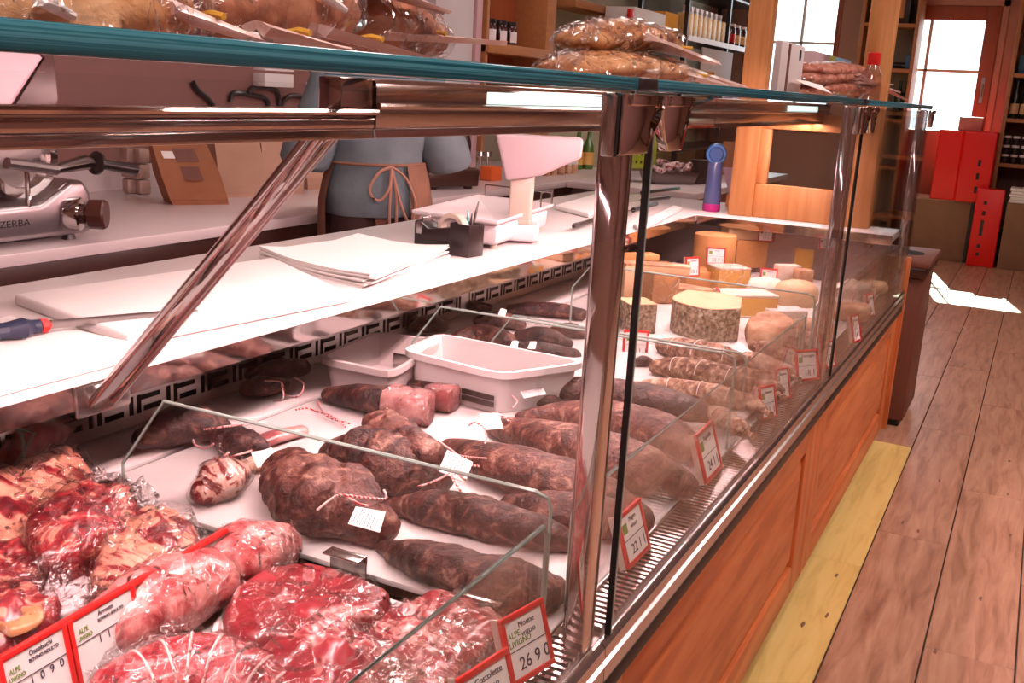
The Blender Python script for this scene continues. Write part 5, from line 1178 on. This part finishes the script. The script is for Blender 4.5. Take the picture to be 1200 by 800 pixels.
a, b = py(360, 96, 3.39), py(395, 128, 3.39); box('wall_notice', paper_w, a.x, b.x, 3.388, 3.399, b.z-.12, a.z, bevel=.002, label='white paper notice on the back wall above the strut', cat='notice')
# dark slicer further along, with orange and small things
p = pz(532, 222, KZ); t = thing('dark_slicer', 'dark second slicer on the rear counter right of the person', 'slicer', p); T = Tyaw(p, R_(-25))
m = MB(T); m.box(-.15, .15, 0, .26, .012, .10); m.build('base', brownp, t, bevel=.01)
m = MB(T); m.box(-.12, -.09, .02, .05, 0, .012); m.box(.09, .12, .02, .05, 0, .012); m.build('feet', blackp, t)
m = MB(T); m.loft([[T @ V((.02+(.13+dr)*_c(a), .1+dy, .20+(.13+dr)*_s(a))) for dr, dy in ((-.02, -.02), (.0, -.02), (0, .03), (-.02, .03))] for a in [k*math.pi/18 for k in range(-3, 22)]], True, True) if False else m.lathe([(.001, .08), (.12, .08), (.125, .10), (.12, .13), (.001, .13)], (.03, 0, .20), 28, 'Y'); m.build('blade_cover', blackp, t)
m = MB(T); m.lathe([(.09, .076), (.10, .074), (.10, .08), (.09, .08)], (.03, 0, .20), 28, 'Y'); m.build('cover_ring', steel_dk, t)
p = pz(580, 212, KZ); box('orange_box', pm('orange', (.75, .12, .015), rough=.5), -.035, .06, 0, .08, 0, .075, T=TR(p, R_(-10)), bevel=.004, label='small orange box on the rear counter behind the scale', cat='box')
for i, x in enumerate((562, 570)):
    p = pz(x, 210, KZ); m = MB(); m.lathe([(.02, 0), (.022, .02), (.012, .03), (.010, .12), (.024, .125), (.022, .15)], p, 14); m.build('metal_mill', steel, at=p, label=['slim metal mill right of the dark slicer, nearer it', 'slim metal mill right of the dark slicer, nearer the orange box'][i], cat='mill')
grn = pm('green_glass', (.05, .13, .015), rough=.12, coat=.5)
for i, x in enumerate((676, 688)):
    p = pz(x, 198, KZ); t = thing('oil_bottle', ['green oil bottle on the rear counter, left of two', 'green oil bottle on the rear counter touching the chrome post'][i], 'bottle', p, group='green oil bottles')
    m = MB(); m.lathe([(.035, 0), (.037, .01), (.036, .15), (.015, .20), (.013, .27), (.016, .272), (.016, .285)], p, 16); m.build('glass_body', grn, t)
    m = MB(); m.lathe([(.0365, .03), (.0375, .031), (.0375, .11), (.0365, .111)], p, 16); m.build('paper_label', chy, t)
for i, x in enumerate((640, 648, 657, 665, 672)):
    p = pz(x, 206-i*.8, KZ); t = thing('spice_jar', 'small spice jar with white lid behind the scale, %s from the left' % ['first', 'second', 'third', 'fourth', 'fifth', 'sixth', 'seventh', 'eighth'][i], 'jar', p, group='spice jars behind the scale')
    m = MB(); m.lathe([(.024, 0), (.025, .05), (.022, .055)], p, 12); m.build('jar_body', rindb, t)
    m = MB(); m.lathe([(.024, .0552), (.024, .072), (.022, .074)], p, 12); m.build('lid', white, t)
p = pz(758, 214, KZ); t = thing('lime_crate', 'lime green perforated plastic box right of the chrome post', 'box', p); T = Tyaw(p, R_(-40)); lime = pm('lime_plastic', (.34, .42, .03), rough=.4)
m = MB(T); m.box(-.14, .05, 0, .12, .08, .30); m.box(.03, .05, 0, .12, 0, .08); m.build('shell', lime, t, bevel=.006)
m = MB(T)
for a in range(5):
    for b in range(4): m.box(-.12+a*.032, -.108+a*.032, -.002, .001, .11+b*.045, .125+b*.045)
m.build('holes', blackp, t, smooth=0)
p = pz(795, 217, KZ); t = thing('sausage_basket', 'basket heaped with speckled wrapped sausages at the back by the blue bottle', 'basket', p); T = Tyaw(p, R_(-35))
m = MB(T); m.loft([[V((x*k, y*k+.1, z)) for x, y in ((-.16, -.08), (.16, -.08), (.16, .08), (-.16, .08))] for z, k in ((0, .85), (.07, 1), (.07, .95), (.012, .8))]); m.build('basket', steel_dk, t, bevel=.004)
pkm = pm('speckled_pack', [(.42, (.30, .06, .06)), (.5, (.75, .60, .60)), (.6, (.14, .03, .03))], scale=26, rough=.35)
for i in range(14):
    q = T @ V((random.uniform(-.14, .12), random.uniform(.03, .17), .07+random.uniform(0, .05))); d = V((random.uniform(.3, 1), random.uniform(-.6, .6), random.uniform(-.2, .3)))*.045
    mb = lump_mb([q-d, q, q+d], [(.018, .018)]*3, None, n=6, seg=10, seed=i); mb.build('wrapped_sausage', pkm, at=q, smooth=60, label='speckled wrapped sausage in the heap behind the chrome post', cat='sausage', group='wrapped sausages in the basket')
p = pz(825, 216, KZ); box('black_box', blackp, -.05, .05, 0, .1, 0, .14, T=TR(p, R_(-40)), bevel=.004, label='black box on the rear counter left of the blue bottle', cat='box')
p = pz(857, 200, KZ); t = paper_bag('paper_bag', 'crumpled brown bag tucked between blue bottle and pine post', (857, 205), .12, .10, .22, R_(-40), 0, kraft)

# ------------------------------------------------------------------ shelves on and along the back wall
def X3(x, y, Y): return py(x, y, Y).x
a = py(553, 40, 3.15); b = py(652, 55, 3.15); a.x = X3(557, 30, 3.2)
t = thing('jar_shelf', 'wooden shelf unit with upright boards, left of the green wall', 'shelf', (6.3, 3.3, 1.5))
box('shelf_board', shelfwood, a.x, b.x, 3.1, 3.399, 1.545, 1.605, parent=t, bevel=.003); box('shelf_board', shelfwood, a.x, b.x, 3.1, 3.399, 1.2, 1.25, parent=t, bevel=.003)
for x0, x1 in ((b.x-.24, b.x-.10), (a.x, a.x+.03)): box('upright', shelfwood, x0, x1, 3.12, 3.399, .9, 2.5, parent=t, bevel=.003)
box('back_board', doorwood, a.x+.5, b.x-.24, 3.37, 3.399, 1.25, 2.5, parent=t)
a2, b2 = py(690, 0, 3.2), py(752, 10, 3.2)
box('shelf_board', shelfwood, X3(668, 0, 3.2), X3(752, 10, 3.2), 3.15, 3.399, 1.93, 1.985, parent=t, bevel=.003)
box('shelf_board', shelfwood, X3(650, 55, 3.2), X3(752, 60, 3.2), 3.15, 3.399, 1.545, 1.60, parent=t, bevel=.003)
jarm = pm('dark_preserve', (.05, .008, .01), rough=.15, coat=.6)
for i, x in enumerate((562, 573, 586, 598)):
    p = V((X3(x, 36, 3.2), 3.2, 1.6055)); t = thing('preserve_jar', 'dark jar of preserve on the wooden shelf, ' + ['first from the white cabinet', 'second from the white cabinet', 'third from the white cabinet', 'last before the brown back board'][i], 'jar', p, group='preserve jars on the wooden shelf')
    m = MB(); m.lathe([(.042, 0), (.045, .01), (.045, .10), (.038, .12)], p, 16); m.build('jar_body', jarm, t)
    m = MB(); m.lathe([(.042, .1205), (.043, .122), (.043, .145), (.040, .148)], p, 16); m.build('lid', blackp, t)
    m = MB(); m.loft([[p+V((.0458*_c(a), .0458*_s(a), z)) for a in [-2.6+k*.12 for k in range(12)]] for z in (.02, .085)], False, False); m.build('paper_label', palep, t)
t = thing('white_cabinet', 'tall white cabinet at the back wall left of the jar shelf', 'cabinet', (5.4, 3.2, KZ))
box('body', pm('white_enamel', (.60, .54, .55), rough=.4), X3(503, 30, 3.2), X3(548, 30, 3.2), 3.16, 3.399, KZ, 2.45, parent=t, bevel=.004)
box('door_edge', pm('pink_edge', (.55, .34, .36), rough=.5), X3(548.5, 30, 3.2), X3(555, 30, 3.2), 3.14, 3.399, KZ, 2.45, parent=t, bevel=.003)
p = V((X3(667, 44, 3.25), 3.25, 1.6005)); t = thing('flower_basket', 'small brown basket of dried flowers on the shelf by the green wall', 'basket', p)
m = MB(); m.lathe([(.08, 0), (.11, .10), (.10, .10), (.075, .01)], p, 18); m.build('basket', card, t)
mb = MB()
for i in range(40):
    a = random.uniform(0, 6.28); r = random.uniform(0, .09); q = p+V((r*_c(a), r*_s(a), .11+random.uniform(0, .07))); mb.lathe([(.001, -.012), (.013, 0), (.001, .012)], q, 6)
mb.build('flowers', pm('dried_flowers', [(.4, (.10, .03, .04)), (.6, (.45, .30, .28))], scale=40, rough=.8), t, kind='stuff')
# metal rack with goods
RY = 2.85
t = thing('metal_rack', 'black metal rack with goods at the back, left of the pine post', 'rack', (9.2, RY, 0))
def rx(x, y): return py(x, y, RY)
sh1 = rx(805, 38).z; sh2 = rx(860, 55).z; xa, xm, xb = rx(803, 40).x, rx(852, 40).x, min(rx(888, 40).x, XF-.05)
for x in (xa, xm, xb):
    for y in (RY-.02, RY+.4): box('upright', blackp, x-.018, x+.018, y, y+.035, 0, 2.5, parent=t)
for z in (.3, .9, 1.25, sh1-.035, 2.28): box('rack_shelf', blackp, xa, xb, RY-.02, RY+.43, z-.02, z, parent=t)
box('price_strip', palep, xa, xm, RY-.03, RY-.021, sh1-.065, sh1-.02, parent=t); box('price_strip', palep, xm, xb, RY-.03, RY-.021, sh1-.065, sh1-.02, parent=t)
box('price_strip', palep, rx(797, 155).x, rx(868, 152).x, RY-.03, RY-.021, 1.205, 1.25, parent=t)
for k in range(5): box('strip_ticket', pm_once('blue_ticket', (.18, .34, .55)), xa+.2+.36*k, xa+.32+.36*k, RY-.033, RY-.0302, 1.207, 1.248, parent=t, smooth=0)
yel = pm('yellow_pasta', [(.4, (.85, .52, .16)), (.6, (.90, .66, .34))], scale=22, rough=.4)
for i in range(8):
    x = rx(811+i*5.6, 20).x; p = V((x, RY+.06, sh1-.034)); t = thing('pasta_bag', 'yellow bag of dry goods on the metal rack, %s from the left' % ['first', 'second', 'third', 'fourth', 'fifth', 'sixth', 'seventh', 'eighth'][i], 'bag', p, group='yellow bags on the metal rack')
    m = MB(); m.loft([[p+V((a*w, b*.06, z)) for a, b in ((-1, -1), (1, -1), (1, 1), (-1, 1))] for z, w in ((0, .055), (.10, .058), (.20, .05))], True, True); m.build('filled_part', yel, t, bevel=.008)
    m = MB(); m.loft([[p+V((a*w, b*.02, z)) for a, b in ((-1, -1), (1, -1), (1, 1), (-1, 1))] for z, w in ((.2002, .04), (.22, .018), (.26, .045))], True, True); m.build('gathered_top', palep, t)
for i, x in enumerate((862, 868, 875)):
    p = V((min(rx(x, 40).x, XF-.15), RY+.06, sh1-.034)); t = thing('dark_jar', ['dark jar on the metal rack beside its upright', 'dark jar on the metal rack, middle of three', 'dark jar on the metal rack by the pine post'][i], 'jar', p, group='dark jars on the rack')
    m = MB(); m.lathe([(.055, 0), (.058, .02), (.058, .17), (.045, .19)], p, 14); m.build('jar_body', jarm, t)
    m = MB(); m.lathe([(.050, .191), (.052, .21), (.048, .215)], p, 14); m.build('lid', palep, t); m = MB(); m.lathe([(.0583, .04), (.0588, .041), (.0588, .12), (.0583, .121)], p, 14); m.build('paper_label', yel if i else redp, t)
a, b = rx(818, 55), rx(850, 95); box('notice_sheet', pm('grey_sheet', (.46, .40, .39), rough=.7), a.x, b.x, RY-.05, RY-.034, b.z-.1, a.z, bevel=.002, label='grey printed sheet hanging on the front of the metal rack', cat='notice')
for k in range(6):
    pass
a = rx(864, 100); t = thing('snack_bags', 'shiny lilac snack bag lying on the lower rack shelf', 'bag', V((a.x, RY+.1, 1.2505)))
mb = lump_mb([V((a.x-.25, RY+.1, 1.36)), V((a.x, RY+.12, 1.38)), V((a.x+.22, RY+.1, 1.34))], [(.07, .1), (.12, .12), (.06, .08)], 1.2505, amp=.3, freq=9, seed=5, wr=.05); mb.build('bag', pm('lilac_foil', [(.4, (.20, .08, .16)), (.6, (.62, .48, .60))], scale=7, rough=.25, metal=.4), t)
a, b = rx(752, 8), rx(786, 34)
box('white_carton', white, a.x, b.x, 2.9, 3.14, b.z-.06, a.z, bevel=.003, label='white carton with a red end on the upper shelf behind the bread', cat='carton')
box('yellow_carton', pm('orange_yellow', (.72, .33, .03), rough=.5), rx(787, 20).x, rx(802, 20).x, 2.9, 3.15, b.z-.06, rx(790, 14).z, bevel=.003, label='yellow carton beside the white one', cat='carton')
box('red_carton', redp, rx(748, 20).x-.03, a.x-.004, 2.9, 2.93, b.z-.06, a.z-.02, bevel=.003, label='red carton showing left of the white one', cat='carton')
box('carton_shelf', shelfwood, rx(735, 20).x, rx(804, 20).x, 2.85, 3.14, b.z-.12, b.z-.062, bevel=.003, label='wooden shelf under the white and yellow cartons', cat='shelf')
# ------------------------------------------------------------------ goods on the glass top
GZ = 1.3672
bread = pm('bread_crust', [(.36, (.22, .07, .025)), (.46, (.52, .21, .075)), (.56, (.72, .36, .15)), (.66, (.82, .50, .27))], scale=9, rough=.7, bump=.5, bscale=24, bdist=.006, dist=.6)
breadd = pm('dark_crust', [(.38, (.14, .035, .018)), (.5, (.36, .12, .06)), (.62, (.56, .25, .14))], scale=9, rough=.6, bump=.5, bscale=24, bdist=.006, dist=.6)
crack = pm('red_cracker', [(.30, (.30, .07, .04)), (.5, (.52, .17, .10)), (.7, (.70, .34, .24))], scale=30, rough=.7, bump=.6, bscale=50, bdist=.004)
tail = pm('bag_tail', [(.38, (.80, .50, .44)), (.62, (.92, .74, .70))], scale=10, stretch=(1, 8, 8), rough=.3, coat=.5)
tie = pm('yellow_tie', (.70, .38, .05), rough=.5); clipm = pm('clip_white', (.82, .80, .80), rough=.2)
BG = 'bagged bread on the glass top'
def bagged(name, label, P, Rr, mat, seed, tails=(), grow=1.10, amp=.10, cat='bread', group=BG, film_m=None, corner=None):
    t = thing(name, label, cat, (P[0].x, P[0].y, GZ), group=group)
    lump_mb(P, Rr, GZ+.001, amp=amp, freq=16, seed=seed, wr=.02).build('loaf', mat, t, smooth=60)
    lump_mb(P, [(a*grow+.004, b*grow+.002) for a, b in Rr], GZ+.0006, amp=.16, freq=20, seed=seed+50, wr=.05, n=34, seg=30).build('clear_bag', film, t, smooth=50)
    for a, b, w in tails:
        d = (b-a); n = V((-d.y, d.x, 0)).normalized(); secs = []
        for u, k, th in ((0, 1.0, .006), (.3, .8, .004), (.55, .55, .003), (.8, .42, .002), (1, .30, .0015)):
            p = a+d*u; p.z = max(p.z, GZ+.004+th); zz = V((0, 0, 1))
            secs.append([p+n*w*k*s+zz*(th*q+.003*math.sin(s*7+seed)) for s, q in ((-1, -.5), (-.5, .8), (0, .2), (.5, .9), (1, -.5), (.5, -1), (0, -.9), (-.5, -1))])
        m = MB(); m.loft(secs); m.build('gathered_tail', tail, t, smooth=60)
        p = a+d*.42; p.z = max(p.z, GZ+.008); m = MB(); m.tube([p-n*w*.75+V((0, 0, .004)), p+V((0, 0, .006)), p+n*w*.75+V((0, 0, .004))], .003, 6); m.build('twist_tie', tie, t)
    return t
q = py
bagged('bread_loaf', 'golden crusted loaf in a bag at the near left corner of the glass top', [q(-70, 4, .60), q(20, 6, .60), q(110, 4, .60), q(165, 14, .60)], [(.055, .042), (.06, .045), (.06, .045), (.04, .03)], bread, 101, [(q(190, 6, .56), q(318, 50, .56), .016)])
bagged('bread_loaf', 'dark crusted loaf in the second bag from the near left', [q(215, 10, .66), q(290, 4, .66), q(370, 12, .66)], [(.05, .040), (.06, .045), (.045, .03)], breadd, 102, [(q(300, 30, .56), q(412, 62, .56), .015)])
bagged('bread_loaf', 'small loaf in the third bag whose tail points at the jar shelf', [q(390, 30, .72), q(440, 28, .72), q(500, 44, .72)], [(.04, .034), (.05, .040), (.03, .024)], breadd, 103, [(q(372, 32, .60), q(508, 72, .60), .018), (q(446, 38, .68), q(592, 50, .68), .013)])
bagged('bread_loaf', 'loaf lying on top of the near bags, mostly above the picture', [q(250, -52, .68)+V((0, 0, 0)), q(350, -42, .68), q(440, -30, .68)], [(.04, .03), (.05, .034), (.03, .02)], bread, 104, [(q(430, -20, .66), q(525, 14, .66), .02)])
for x0, y0, x1, y1, Y, l in ((44, 0, 86, 20, .54, 'white bag clip on the golden loaf'), (375, -6, 405, 12, .60, 'white bag clip on the upper loaf'), (292, 42, 318, 50, .56, 'white clip at the tail of the golden loaf')):
    a, b = q(x0, y0, Y), q(x1, y1, Y); m = MB(); m.tube([a, a.lerp(b, .5)+V((0, 0, .001)), b], [.0035, .0045, .003], 8); m.build('bag_clip', clipm, at=a, label=l, cat='clip', group='white bag clips')
S2 = .62
bagged('flat_bread', 'flat brown seeded loaf, lower of the bagged pair above the chrome hinge', [q(668, 82, S2), q(705, 78, S2), q(755, 84, S2), q(782, 90, S2)], [(.05, .018), (.07, .024), (.07, .022), (.04, .014)], bread, 111, [(q(780, 76, S2), q(872, 102, S2), .030), (q(790, 84, S2-.05), q(850, 100, S2-.05), .025)])
t2 = bagged('flat_bread', 'flat brown loaf, upper of the bagged pair above the chrome hinge', [q(688, 46, S2+.02), q(725, 42, S2+.02), q(765, 46, S2+.02)], [(.05, .020), (.06, .024), (.045, .018)], bread, 112, [(q(742, 44, S2-.02), q(838, 74, S2-.02), .048)])
flat_sheet('bag_end', filmh, [q(700, 96, .60), q(652, 95, .60), q(648, 58, .60), q(690, 54, .60)], t2, 4, amp=.006)
flat_sheet('bag_end', filmh, [q(722, 50, .61), q(682, 50, .61), q(680, 20, .61), q(716, 18, .61)], t2, 5, amp=.006)
for i, (pth, m_) in enumerate((([(948, 104), (975, 102), (1010, 106)], crack), ([(945, 92), (980, 90), (1012, 96)], crack), ([(950, 82), (985, 82), (1008, 88)], crack))):
    P = [q(x, y, .66) for x, y in pth]
    bagged('cracker_bag', ['bag of reddish crackers, lowest of the stack at the far end', 'bag of reddish crackers, middle of the stack at the far end', 'bag of reddish crackers, topmost of the stack at the far end'][i], P, [(.05, .018), (.07, .022), (.05, .018)], crack, 121+i, [(q(1000, 92+5*i-6, .60), q(1062-8*i, 117-9*i, .60), .026)], cat='crackers', group='cracker bags on the glass top', grow=1.06, amp=.22)
a, b = q(941, 98, .58), q(976, 110, .58); flat_sheet('bag_label', paper_w, [a, q(944, 98, .58)+V((0, .03, .012)), q(974, 104, .58)+V((0, .03, .01)), b], None, 3, nu=4, nv=4, amp=.001, at=a, label='pink-white label at the foot of the cracker stack', cat='label')
# white file box, colour card box, capped bottle
a = q(911, 104, .62); b = q(938, 104, .62); h = q(910, 45, .62).z-GZ
t = thing('file_box', 'white upright file box on the glass top before the far window', 'box', (a.x, .62, GZ)); 
T = Matrix.Translation((a.x, .62, GZ)); w = b.x-a.x
m = MB(T); m.box(0, w, 0, .018, 0, h); m.build('body', pm('file_white', (.74, .66, .66), rough=.5), t, bevel=.003)
m = MB(T); m.box(w*.28, w*.36, -.0015, .0, .0, h*.98); m.build('dark_strip', brwood, t, smooth=0)
m = MB(T); m.tube([V((w*.80+.007*_c(k), -.001, h*.80+.014*_s(k))) for k in [j*.45 for j in range(15)]], .0018, 5); m.build('printed_ring', ink, t)
a, b = q(955, 66, .80), q(998, 66, .80); hh = q(960, 61, .80).z; x = a.x
t = thing('striped_carton', 'small carton with pink, green and blue panels behind the crackers', 'carton', (a.x, .80, GZ))
for u0, u1, c in ((0, .38, (.50, .36, .38)), (.38, .55, (.32, .34, .06)), (.57, 1, (.16, .34, .48))):
    box('carton_panel', pm('panel_%d' % int(u0*100), c, rough=.5), a.x+(b.x-a.x)*u0, a.x+(b.x-a.x)*u1-.001, .80, .86, GZ, hh, parent=t, bevel=.001)
p = q(1020, 100, .55); p.z = GZ; zt = q(1024, 62, .55).z; hgt = zt-GZ
t = thing('water_bottle', 'clear bottle with a red cap at the far end of the glass top', 'bottle', p)
m = MB(); m.lathe([(.030, 0), (.033, .006), (.033, hgt*.55), (.018, hgt*.74), (.016, hgt*.78)], p, 18); m.build('clear_body', thin_glass('bottle_plastic', (.86, .82, .82), base=.10, rough=.1), t)
m = MB(); m.lathe([(.020, hgt*.76), (.021, hgt*.78), (.021, hgt), (.019, hgt+.002)], p, 16); m.build('cap', redp, t, label='red cap')
# ------------------------------------------------------------------ far end of the room
def shelf_unit(name, label, y0, y1, x0, x1, ztop, zs, back=brwood):
    t = thing(name, label, 'shelf', ((x0+x1)/2, (y0+y1)/2, 0))
    box('side_panel', shelfwood, x0, x1, y1-.035, y1, 0, ztop, parent=t, bevel=.003); box('side_panel', shelfwood, x0, x1, y0, y0+.035, 0, ztop, parent=t, bevel=.003)
    for z in zs: box('shelf_board', shelfwood, x0, x1-.02, y0+.035, y1-.035, z-.035, z, parent=t, bevel=.003)
    box('back_board', back, x1-.02, x1, y0+.035, y1-.035, 0, ztop, parent=t); return t
gw = pm('grey_board', (.30, .24, .19), rough=.8)
SX = 10.75
f = lambda x, y: px(x, y, SX)
zs1 = f(1045, 27).z; zs2 = f(1045, 80).z
shelf_unit('tall_shelf', 'tall wooden shelf left of the bright far door with boxes and bottles', f(1080, 10).y, f(1030, 10).y+.15, SX, 11.14, 2.75, [.3, .8, 1.25, zs2, zs1], gw)
a, b = f(1032, 0), f(1062, 22); t = thing('wine_crate', 'dark box with a pale wooden lid on the top shelf left of the door', 'crate', ((SX+.2), (a.y+b.y)/2, zs1+.001))
box('body', blackp, SX+.03, 11.0, b.y-.02, a.y+.05, zs1+.001, zs1+.34, parent=t, bevel=.004); box('wooden_face', pine_lt, SX+.022, SX+.0295, b.y+.03, a.y+.02, zs1+.05, zs1+.26, parent=t, bevel=.002)
a = f(1066, 65); box('blue_pouch', pm('blue_pouch', (.03, .10, .22), rough=.5), SX+.05, SX+.2, a.y-.03, a.y+.04, zs2+.001, zs2+.13, bevel=.01, label='blue pouch on the shelf left of the door, below the wine crate', cat='pouch')
p = f(1046, 74); lump_mb([V((SX+.12, p.y+.12, zs2+.03)), V((SX+.14, p.y, zs2+.035)), V((SX+.12, p.y-.1, zs2+.03))], [(.06, .03)]*3, zs2+.001, n=12, seg=14).build('dark_bag', blackp, at=(SX+.12, p.y, zs2+.001), smooth=60, label='dark bag lying beside the blue pouch', cat='bag')
for i, x in enumerate((1052, 1060)):
    p = f(x, 112); p.x += .12; p.z = 1.2505; m = MB(); m.lathe([(.04, 0), (.042, .02), (.04, .22), (.016, .28), (.015, .36)], p, 14); m.build('dark_bottle', pm_once('dark_green_glass', (.012, .02, .008), rough=.15), at=p, label=['dark bottle on the lower shelf left of the door, farther from it', 'dark bottle on the lower shelf left of the door, nearer to it'][i], cat='bottle')
# right-hand shelf
f2 = lambda x, y: px(x, y, 10.6)
y1 = f2(1181, 100).y
zz = [f2(1185, 192).z, f2(1190, 139).z, f2(1192, 86).z, .35]
shelf_unit('bottle_shelf', 'wooden shelf of bottles and jars cut by the right picture edge', y1-1.0, y1, 10.6, 11.14, 2.5, zz)
for k in range(3):
    y = y1-.08-.085*k; p = V((10.70, y, zz[1]+.001)); t = thing('wine_bottle', 'dark wine bottle with a pale label on the right-hand shelf, %s from the door' % ['first', 'second', 'third'][k], 'bottle', p, group='wine bottles on the right-hand shelf')
    m = MB(); m.lathe([(.036, 0), (.038, .01), (.038, .20), (.016, .27), (.015, .34)], p, 14); m.build('glass_body', MATS['dark_green_glass'], t)
    m = MB(); m.lathe([(.0383, .04), (.0388, .041), (.0388, .13), (.0383, .131)], p, 14); m.build('paper_label', chp, t)
for r in range(3):
    for k in range(4):
        p = V((10.68, y1-.07-.075*k, zz[0]+.001+r*.083)); t = thing('honey_jar', 'small dark pale-lidded jar on the right-hand shelf, %s row, %s from the door' % (['bottom', 'middle', 'top'][r], ['first', 'second', 'third', 'fourth'][k]), 'jar', p, group='stacked jars on the right-hand shelf')
        m = MB(); m.lathe([(.032, 0), (.034, .01), (.034, .055), (.030, .06)], p, 12); m.build('jar_body', blackp, t)
        m = MB(); m.lathe([(.032, .0602), (.033, .075), (.030, .081)], p, 12); m.build('lid', palep, t)
box('blue_box', pm('blue_carton', (.02, .11, .20), rough=.5), 10.66, 10.9, y1-.30, y1-.06, zz[2]+.001, zz[2]+.16, bevel=.004, label='blue carton on the upper right-hand shelf', cat='carton')
# red crates and cartons in front of the door
CX = 10.35
g = lambda x, y: px(x, y, CX)
a, b = g(1077, 236), g(1139, 294); zt = g(1110, 236).z
t = thing('brown_carton', 'large brown carton on the floor under the red box, left of the red crate', 'carton', (CX+.25, (a.y+b.y)/2, 0))
box('body', card, CX, CX+.55, g(1139, 265).y, g(1058, 265).y, 0.001, zt, parent=t, bevel=.006); box('edge_strip', black, CX-.003, CX+.0, g(1139, 265).y, g(1134, 265).y, 0.001, zt, parent=t)
box('top_flap', pm('pale_flap', (.42, .26, .16), rough=.8), CX-.004, CX+.55, g(1136, 265).y, g(1058, 265).y, zt+.001, zt+.012, parent=t, bevel=.002)
a, b = g(1093, 155), g(1167, 240)
t = thing('red_box', 'big bright red plastic box on top of the brown carton below the door', 'crate', (CX+.25, (a.y+b.y)/2, zt))
yl, yr, ym = g(1094, 200).y, g(1163, 200).y, g(1122, 200).y; z1 = g(1130, 153).z
Tz = [[V((x, y, z)) for x, y in ((CX+.02*(z > 1), yl+.0), (CX+.02*(z > 1), ym), (CX-.05, ym-.02), (CX-.05, yr), (CX+.5, yr), (CX+.5, yl))] for z in (zt+.013, z1-.03, z1)]
m = MB(); m.loft(Tz); m.build('body', redcr, t, bevel=.012, seg=3)
for k in range(3):
    m = MB(); y = g(1146, 205).y; m.box(CX-.0535, CX-.050, y-.012, y+.012, zt+.10+.12*k, zt+.16+.12*k); m.build('vent_slot', blackp, t, smooth=0)
a, b = g(1134, 222), g(1176, 302)
t = thing('red_crate', 'red crate standing on end on the floor right of the brown carton', 'crate', (CX-.1, (a.y+b.y)/2, 0)); cx0 = CX-.16
y0c, y1c, zc = px(1172, 262, cx0).y, px(1139, 262, cx0).y, px(1155, 221, cx0).z
box('body', redcr, cx0, cx0+.14, y0c, y1c, .001, zc, parent=t, bevel=.012)
for k, (zf, hh_) in enumerate(((.80, .03), (.66, .04), (.40, .14), (.24, .035), (.14, .03))): box('hand_slot', blackp, cx0-.003, cx0+.004, y0c+(y1c-y0c)*.58, y0c+(y1c-y0c)*.70, zc*zf, zc*zf+hh_, parent=t, smooth=0)
p = g(1136, 152); box('pink_carton', pm('pink_carton', (.62, .16, .14), rough=.5), CX+.05, CX+.3, g(1151, 145).y, g(1123, 145).y, z1+.001, g(1136, 137).z, bevel=.004, label='small pink carton on top of the big red box', cat='carton')
box('black_pouch', blackp, CX-.02, CX+.1, g(1170, 158).y, g(1161, 158).y, z1-.10, z1+.02, bevel=.004, label='small black box beside the top of the red box', cat='box') if False else None
a, b = px(1180, 240, 10.5), px(1215, 305, 10.5)
t = thing('grey_carton', 'dull brown carton at the right edge with white papers on it', 'carton', (10.6, b.y, 0)); zt2 = px(1185, 238, 10.5).z
box('body', card, 10.5, 10.95, y1-1.0, px(1174, 270, 10.5).y, .001, min(zt2, zz[3]+.3), parent=t, bevel=.006) if False else box('body', card, 10.2, 10.58, px(1230, 270, 10.2).y, px(1175, 270, 10.2).y, .001, px(1185, 238, 10.2).z, parent=t, bevel=.006)
z3 = px(1185, 238, 10.2).z
for k in range(5): box('paper_pile', paper_w, 10.22, 10.5, px(1230, 270, 10.2).y+.01*k, px(1176, 270, 10.2).y-.01*(k % 2), z3+.002+.026*k, z3+.026+.026*k, bevel=.003, label=['white paper pad at the bottom of the pile on the right-hand carton', 'white paper pad second from the bottom on the right-hand carton', 'white paper pad in the middle of the pile on the right-hand carton', 'white paper pad second from the top on the right-hand carton', 'white paper pad on top of the pile on the right-hand carton'][k], cat='paper', group='paper pads on the carton')
